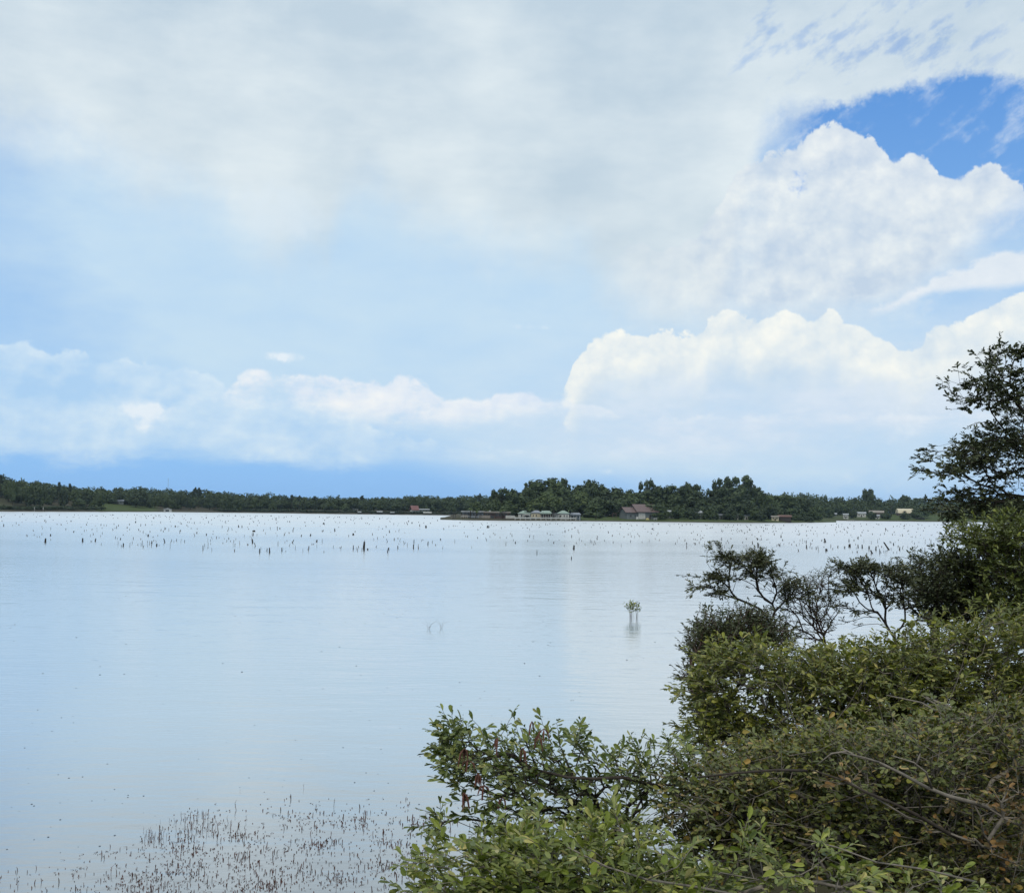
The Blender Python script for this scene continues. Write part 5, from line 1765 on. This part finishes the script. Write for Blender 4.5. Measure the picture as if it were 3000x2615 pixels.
# withering brush
r_ = at(2500, 2620, 5.9); r_ = gz(r_[0], r_[1])
with_b, _ = bush('withering_bush', 'brownish withering bush with orange leaves at the lower right', 'bush', r_,
     S_([(1430, 1572, 60, 34, 0, 1), (1500, 1560, 70, 44, 0, 1), (1580, 1535, 70, 44, 0, 1), (1660, 1535, 90, 56, 0, 1), (1760, 1500, 60, 44, .2, .8), (1830, 1520, 90, 66, 0, 1), (1930, 1490, 70, 70, .2, 1), (2030, 1500, 70, 90, 0, 1), (1400, 1600, 70, 50, 0, 1), (1500, 1610, 90, 50, 0, 1.1), (1620, 1610, 90, 50, 0, 1.1),
         (1480, 1650, 110, 50, 0, 1), (1740, 1610, 100, 50, 0, 1), (1860, 1620, 100, 50, 0, 1), (1980, 1620, 90, 60, 0, 1), (2050, 1660, 60, 60, 0, 1), (1460, 1690, 90, 40, 0, 1), (1600, 1690, 100, 50, 0, 1), (1760, 1700, 100, 50, 0, 1), (1920, 1720, 100, 54, -.2, 1.1), (2040, 1730, 60, 60, 0, 1), (1800, 1770, 120, 40, -.3, 1), (1980, 1780, 90, 40, -.3, 1)], 5.9, .4),
     4700, (.038, .0185), L_brown, M_br_g, 40, twig=(.06, .15), per=9, seg=.15, r_tip=.0018, r_max=.02, shell=.5, up=.05, n_leaf=300, sprigs=260, spread=1.1)

# dry shrub with orange leaves
L_dry = leaf_mat('dry_orange_leaf', [(0, (.07, .050, .016)), (.4, (.13, .085, .026)), (.8, (.24, .13, .042)), (1, (.42, .30, .13))], .45, .2)
r_ = at(2880, 2500, 5.4); r_ = gz(r_[0], r_[1])
bush('dry_shrub', 'small dry shrub with orange dead leaves near the lower right edge', 'shrub', r_,
     S_([(1985, 1600, 36, 22, 0, 1), (2025, 1570, 26, 24, 0, .8), (2030, 1640, 26, 26, 0, 1), (1900, 1585, 22, 14, 0, .7), (1960, 1690, 50, 22, 0, .9), (2030, 1720, 30, 24, 0, .9), (1880, 1660, 26, 14, 0, .6), (1700, 1575, 20, 12, 0, .5), (1930, 1500, 16, 10, .4, .4)], 5.35, .15),
     90, (.036, .019), L_dry, M_br_g, 43, twig=(.05, .12), per=6, seg=.15, r_tip=.0018, r_max=.01, up=0, n_leaf=120)

# big-leaved bush along the bottom
r_ = at(1900, 3000, 4.5); r_ = gz(r_[0], r_[1])
front, _ = bush('front_bush', 'big-leaved pale green bush nearest the camera along the bottom', 'bush', r_,
     S_([(870, 1765, 40, 30, 0, 1), (930, 1735, 60, 34, 0, 1.1), (1010, 1735, 60, 40, 0, 1), (1100, 1745, 80, 44, 0, 1.1), (1200, 1735, 80, 50, .1, 1.1), (1310, 1750, 80, 42, 0, 1), (1420, 1775, 70, 30, -.1, .8), (1510, 1735, 44, 26, -.2, .9), (1580, 1780, 60, 30, -.2, .8), (1660, 1735, 44, 30, -.3, .9), (1715, 1790, 60, 24, -.3, .7),
         (1850, 1805, 50, 20, -.3, .35), (1970, 1810, 50, 16, -.2, .35), (1250, 1680, 60, 22, .4, .7), (1120, 1690, 70, 22, .4, .8), (820, 1775, 18, 10, 0, .9), (890, 1705, 22, 10, 0, .7), (1000, 1810, 200, 34, -.1, 1), (1300, 1815, 200, 34, -.2, 1)], 4.6, .3),
     900, (.056, .0215), L_front, M_br_g, 41, twig=(.09, .2), per=10, seg=.14, r_tip=.0016, r_max=.016, shell=.6, up=.1, n_leaf=300)

def sprays(t, arcs, depth, leaf, lmat, bmat, seed, step=.034, rad=.0026):
    """long arching leafy shoots that break out of a bush"""
    rng = np.random.default_rng(seed)
    off = np.asarray(t.location)
    E = [[], [], [], []]
    P_, D_, N_, L_, W_ = [], [], [], [], []
    for x0, y0, x1, y1 in arcs:
        dd = rng.uniform(-.25, .05)
        a, b = at(x0 * 1.4591, y0 * 1.4591, depth + dd + .1), at(x1 * 1.4591, y1 * 1.4591, depth + dd - rng.uniform(0, .2))
        ln = np.linalg.norm(b - a)
        c_ = (a + b) / 2 + np.array([0, 0, 1]) * ln * rng.uniform(.05, .2) + rng.normal(0, .06 * ln, 3)
        m = max(6, int(ln / step))
        f = np.linspace(0, 1, m + 1)[:, None]
        q = (1 - f) ** 2 * a + 2 * f * (1 - f) * c_ + f * f * b
        q = q + rng.normal(0, .004, q.shape)
        r = np.linspace(rad, rad * .35, m + 1)
        E[0].append(q[:-1]); E[1].append(q[1:]); E[2].append(r[:-1]); E[3].append(r[1:])
        d = norm(np.gradient(q, axis=0))
        for i in range(2, m + 1):
            for rep_ in range(2 if i > m - 2 else 1):
                sd_ = norm(np.cross(d[i], np.array([0, -.5, 1.0]) + rng.normal(0, .3, 3))) * (1 if (i + rep_) % 2 else -1)
                an = rng.uniform(.55, 1.0) * (1 if i < m else .5)
                ld = norm(d[i] * math.cos(an) + sd_ * math.sin(an) + rng.normal(0, .12, 3) + np.array([0, 0, -.1]))
                nn = np.array([0, -.45, .8]) + rng.normal(0, .5, 3)
                nn = norm(nn - ld * (nn @ ld))
                L = leaf[0] * rng.uniform(.6, 1.2) * (1 - .3 * (i / m) ** 4)
                P_.append(q[i]); D_.append(ld); N_.append(nn); L_.append(L); W_.append(L * leaf[1] / leaf[0] * rng.uniform(.8, 1.15))
    v, f = prisms(np.concatenate(E[0]) - off, np.concatenate(E[1]) - off, np.concatenate(E[2]), np.concatenate(E[3]), 5)
    put('arching_shoot', mesh('arching_shoot', v, f), bmat, t, kind='stuff')
    for a in ALL:
        if a['t'] is t:
            for k_, x_ in (('p', P_), ('d', D_), ('n', N_), ('L', L_), ('W', W_)):
                a[k_] = np.concatenate([a[k_], np.array(x_)])

sprays(lb, [(960, 1510, 900, 1478), (950, 1500, 922, 1442), (990, 1500, 945, 1436), (1010, 1520, 888, 1545), (1100, 1525, 1012, 1462), (1110, 1510, 1080, 1432), (1130, 1515, 1118, 1446), (1150, 1510, 1166, 1446), (1205, 1540, 1150, 1486),
            (1290, 1540, 1268, 1474), (1330, 1550, 1300, 1480), (960, 1640, 878, 1652), (980, 1605, 898, 1612), (1000, 1560, 896, 1518), (1410, 1550, 1362, 1490), (1060, 1540, 1000, 1480), (1240, 1545, 1190, 1480), (1370, 1560, 1340, 1500), (1000, 1650, 930, 1690),
            (1120, 1590, 1030, 1560), (1220, 1600, 1130, 1545), (1320, 1600, 1230, 1560), (1180, 1640, 1080, 1610), (1050, 1570, 950, 1540), (1080, 1610, 985, 1590), (1150, 1560, 1070, 1515), (1260, 1570, 1180, 1520), (1340, 1580, 1270, 1530), (1280, 1640, 1190, 1600), (1380, 1620, 1300, 1580), (1100, 1660, 1010, 1640), (1240, 1680, 1150, 1650), (1350, 1680, 1260, 1640)], 6.15, (.058, .0235), L_left, M_br, 51)
sprays(big, [(1450, 1385, 1338, 1382), (1440, 1430, 1378, 1446), (1440, 1462, 1384, 1472), (1455, 1485, 1388, 1494), (1430, 1335, 1388, 1352), (1575, 1340, 1522, 1290), (1650, 1345, 1596, 1302), (1760, 1335, 1700, 1302), (1870, 1335, 1815, 1286), (1470, 1405, 1398, 1412),
             (1960, 1300, 1900, 1262), (2040, 1290, 1990, 1236), (1600, 1400, 1510, 1375), (1720, 1410, 1630, 1380), (1850, 1400, 1760, 1370), (1980, 1380, 1900, 1345), (1530, 1450, 1440, 1430), (1500, 1340, 1440, 1300), (1700, 1440, 1610, 1420), (1900, 1450, 1820, 1420)], 9.0, (.066, .026), L_mid, M_br_g, 52, step=.04)
sprays(front, [(900, 1745, 800, 1738), (935, 1735, 846, 1716), (1000, 1725, 912, 1690), (1105, 1730, 1040, 1684), (1210, 1720, 1140, 1676), (1300, 1730, 1250, 1682), (1010, 1770, 900, 1760), (1150, 1780, 1040, 1750), (1300, 1790, 1190, 1760), (1450, 1790, 1350, 1760),
               (1550, 1750, 1462, 1712), (1610, 1760, 1545, 1700), (1705, 1740, 1640, 1690), (1640, 1790, 1560, 1765), (1730, 1790, 1690, 1735), (1800, 1800, 1740, 1770), (1060, 1740, 980, 1700), (1260, 1760, 1160, 1720), (1390, 1750, 1300, 1705), (1480, 1760, 1400, 1720), (960, 1790, 860, 1780), (1130, 1760, 1060, 1715), (1340, 1780, 1260, 1730)], 4.45, (.062, .0245), L_front, M_br_g, 53, step=.036)
sprays(with_b, [(1560, 1570, 1500, 1540), (1640, 1545, 1600, 1500), (1760, 1540, 1700, 1510), (1850, 1500, 1800, 1460), (1700, 1600, 1640, 1570), (1800, 1660, 1740, 1640), (1950, 1560, 1890, 1530), (2040, 1620, 1980, 1590), (1500, 1620, 1430, 1590), (1600, 1650, 1540, 1625), (1930, 1680, 1860, 1650)], 5.6, (.052, .022), L_mid, M_br_g, 54)
sprays(tall, [(1910, 958, 1832, 950), (1920, 905, 1870, 920), (1960, 770, 1918, 745), (1990, 760, 1960, 712), (2020, 745, 2010, 690), (2050, 740, 2040, 695), (1940, 1000, 1890, 1018), (1960, 1030, 1885, 1030), (1990, 850, 1940, 860), (1970, 800, 1925, 805)], 13.7, (.062, .027), L_tree, M_br, 55, step=.03, rad=.005)

finish_leaves()

# dry catkins hanging in the lakeside bush
M_cat = mat('dry_catkin', (.17, .075, .055), .8, .2, (40.0, (.09, .045, .035), .3))
rng = np.random.default_rng(3)
for vx, vy, n_ in ((932, 1502, 6), (940, 1525, 4), (960, 1550, 5), (1000, 1480, 4), (930, 1590, 6), (972, 1575, 4), (1068, 1447, 2), (1092, 1462, 3), (1080, 1475, 3), (1050, 1500, 4), (1010, 1600, 3)):
    p = at(vx * 1.4591, vy * 1.4591, 5.85 + rng.uniform(-.08, .05))
    b = MB()
    for k in range(n_):
        a = rng.uniform(0, 6.28); s = rng.uniform(.01, .03); l = rng.uniform(.05, .10)
        b.tube([(0, 0, 0), (s * math.cos(a), s * math.sin(a), -.3 * l), (s * 1.5 * math.cos(a), s * 1.5 * math.sin(a), -l)], [.0016, .0055, .003], 5)
    q = p - np.asarray(lb.location)
    b.build('catkin', M_cat, lb, loc=q)

# dead branches lying through the withering bush
def stick(label, pts, r0, r1, m, side=(), depth=5.3, name='dead_branch'):
    P_ = [at(x * 1.4591, y * 1.4591, depth + dd) for x, y, dd in pts]
    t = thing(name, label, 'branch', P_[-1])
    o = P_[-1]
    MB().tube([p - o for p in P_], list(np.linspace(r1, r0, len(P_))), 7).build('stem', m, t, smooth=True)
    for sp in side:
        Q = [at(x * 1.4591, y * 1.4591, depth + dd) for x, y, dd in sp]
        MB().tube([p - o for p in Q], list(np.linspace(r0 * .5, r0 * .2, len(Q))), 5).build('twig', m, t, smooth=True)
stick('long pale bare dead branch lying diagonally across the withering bush', [(1688, 1500, .1), (1720, 1518, .02), (1765, 1530, 0), (1810, 1552, -.03), (1860, 1580, -.05), (1905, 1598, -.05), (1960, 1612, 0), (2012, 1632, .1)], .013, .004, M_br_g,
      [[(1765, 1530, 0), (1735, 1520, -.04), (1690, 1510, .05)], [(1872, 1584, -.05), (1860, 1550, -.1), (1835, 1530, -.1), (1790, 1516, -.05)], [(1841, 1532, -.1), (1848, 1512, -.1)], [(1700, 1508, .05), (1670, 1512, .1), (1640, 1535, .1)]])
stick('dark curved dead branch below the long pale one', [(1630, 1545, .1), (1690, 1565, 0), (1740, 1590, -.05), (1800, 1615, -.05), (1850, 1640, -.05), (1900, 1670, 0), (1960, 1700, .1)], .012, .004, M_br,
      [[(1850, 1640, -.05), (1845, 1600, -.1), (1835, 1580, -.1)], [(1740, 1590, -.05), (1700, 1605, 0), (1640, 1615, .05)]])
stick('thick greyish dead branch entering from the right edge higher up', [(1860, 1400, .3), (1900, 1415, .2), (1960, 1445, .1), (2010, 1465, 0), (2070, 1500, 0)], .022, .006, M_br_g, [[(1960, 1445, .1), (1900, 1440, .1), (1830, 1455, .2)]], depth=7.6)
stick('thin grey dead branch crossing above the thick one at the right edge', [(1780, 1395, .3), (1850, 1410, .2), (1920, 1450, .1), (1990, 1500, 0), (2060, 1540, 0)], .013, .004, M_br_g, [[(1920, 1450, .1), (1890, 1420, .1), (1850, 1395, .2)], [(1990, 1500, 0), (1950, 1500, 0), (1900, 1480, .1)]], depth=7.2)
stick('dark nearly level branch at the left of the withering bush', [(1400, 1560, .1), (1470, 1552, 0), (1560, 1545, 0), (1620, 1547, .1)], .008, .005, M_br, [[(1470, 1552, 0), (1440, 1570, 0), (1405, 1590, .1)]], depth=5.4)
stick('dark arching branch reaching out through the lakeside bush', [(1010, 1535, .1), (1080, 1545, 0), (1140, 1560, -.05), (1190, 1563, -.05), (1250, 1560, 0), (1330, 1580, .1)], .012, .005, M_br, [[(1190, 1563, -.05), (1170, 1590, -.05), (1140, 1620, 0)], [(1080, 1545, 0), (1060, 1500, 0), (1045, 1460, 0)]], depth=5.95)
stick('thin pale shoot slanting along the bottom edge', [(1140, 1700, .1), (1220, 1740, 0), (1300, 1765, -.05), (1400, 1780, -.05), (1500, 1800, 0)], .006, .003, M_br_g, [[(1300, 1765, -.05), (1360, 1740, -.1), (1390, 1700, -.1)]], depth=4.25)
stick('thin bare shoot crossing big leaves at the bottom right', [(1600, 1680, .1), (1680, 1700, 0), (1760, 1730, -.05), (1860, 1745, -.05), (1960, 1770, 0)], .005, .002, M_br_g, [[(1760, 1730, -.05), (1800, 1700, -.1), (1850, 1690, -.1)]], depth=4.35)

# water plant standing in the lake
p = on_water(1857, 1812); p[2] = 0
u = float((p - EYE) @ _F) / 3000
t = thing('water_plant', 'small leafy water plant with reddish stems alone in open water', 'plant', p)
rng = np.random.default_rng(12)
bs = MB(); lf = []
for k in range(18):
    a = rng.uniform(0, 6.28); r = rng.uniform(2, 18) * u
    x0_, y0_ = rng.uniform(-12, 12) * u, rng.uniform(-8, 8) * u
    top = np.array([x0_ + r * math.cos(a) * .6, y0_ + r * math.sin(a) * .5, rng.uniform(22, 42) * u])
    bs.tube([(x0_, y0_, -.2), (x0_ * .9 + top[0] * .1, y0_, top[2] * .5), top], [.005, .004, .003], 5)
    for j in range(10):
        lf.append(top + rng.normal(0, 5.5 * u, 3) * np.array([1, 1, .8]))
bs.build('stem', M_br_r, t)
lf = np.array(lf)
for i, q in enumerate(lf):
    o = bpy.data.objects.new('leaf', _leaf_by_mat['front_leaf'])
    COL.objects.link(o); o.parent = t
    o.location = q
    o.rotation_euler = (rng.uniform(-.6, .6), rng.uniform(-1.2, .3), rng.uniform(0, 6.28))
    s = rng.uniform(.10, .15)
    o.scale = (s, s * .42, s)
# thin bare sprigs
for x_, y_, lb_ in ((1256, 1843, 'pale bare sprig standing in open water left of centre'), (1293, 1840, 'smaller bare sprig right of the pale one in open water')):
    p = on_water(x_, y_); p[2] = 0
    t = thing('bare_sprig', lb_, 'sprig', p)
    b = MB()
    for k in range(5):
        a = rng.uniform(0, 6.28); l = rng.uniform(.2, .42)
        b.tube([(0, 0, -.1), (.1 * math.cos(a), .1 * math.sin(a), l * .6), (.32 * math.cos(a), .3 * math.sin(a), l)], [.004, .003, .0015], 4)
    b.build('stem', M_br_g, t)
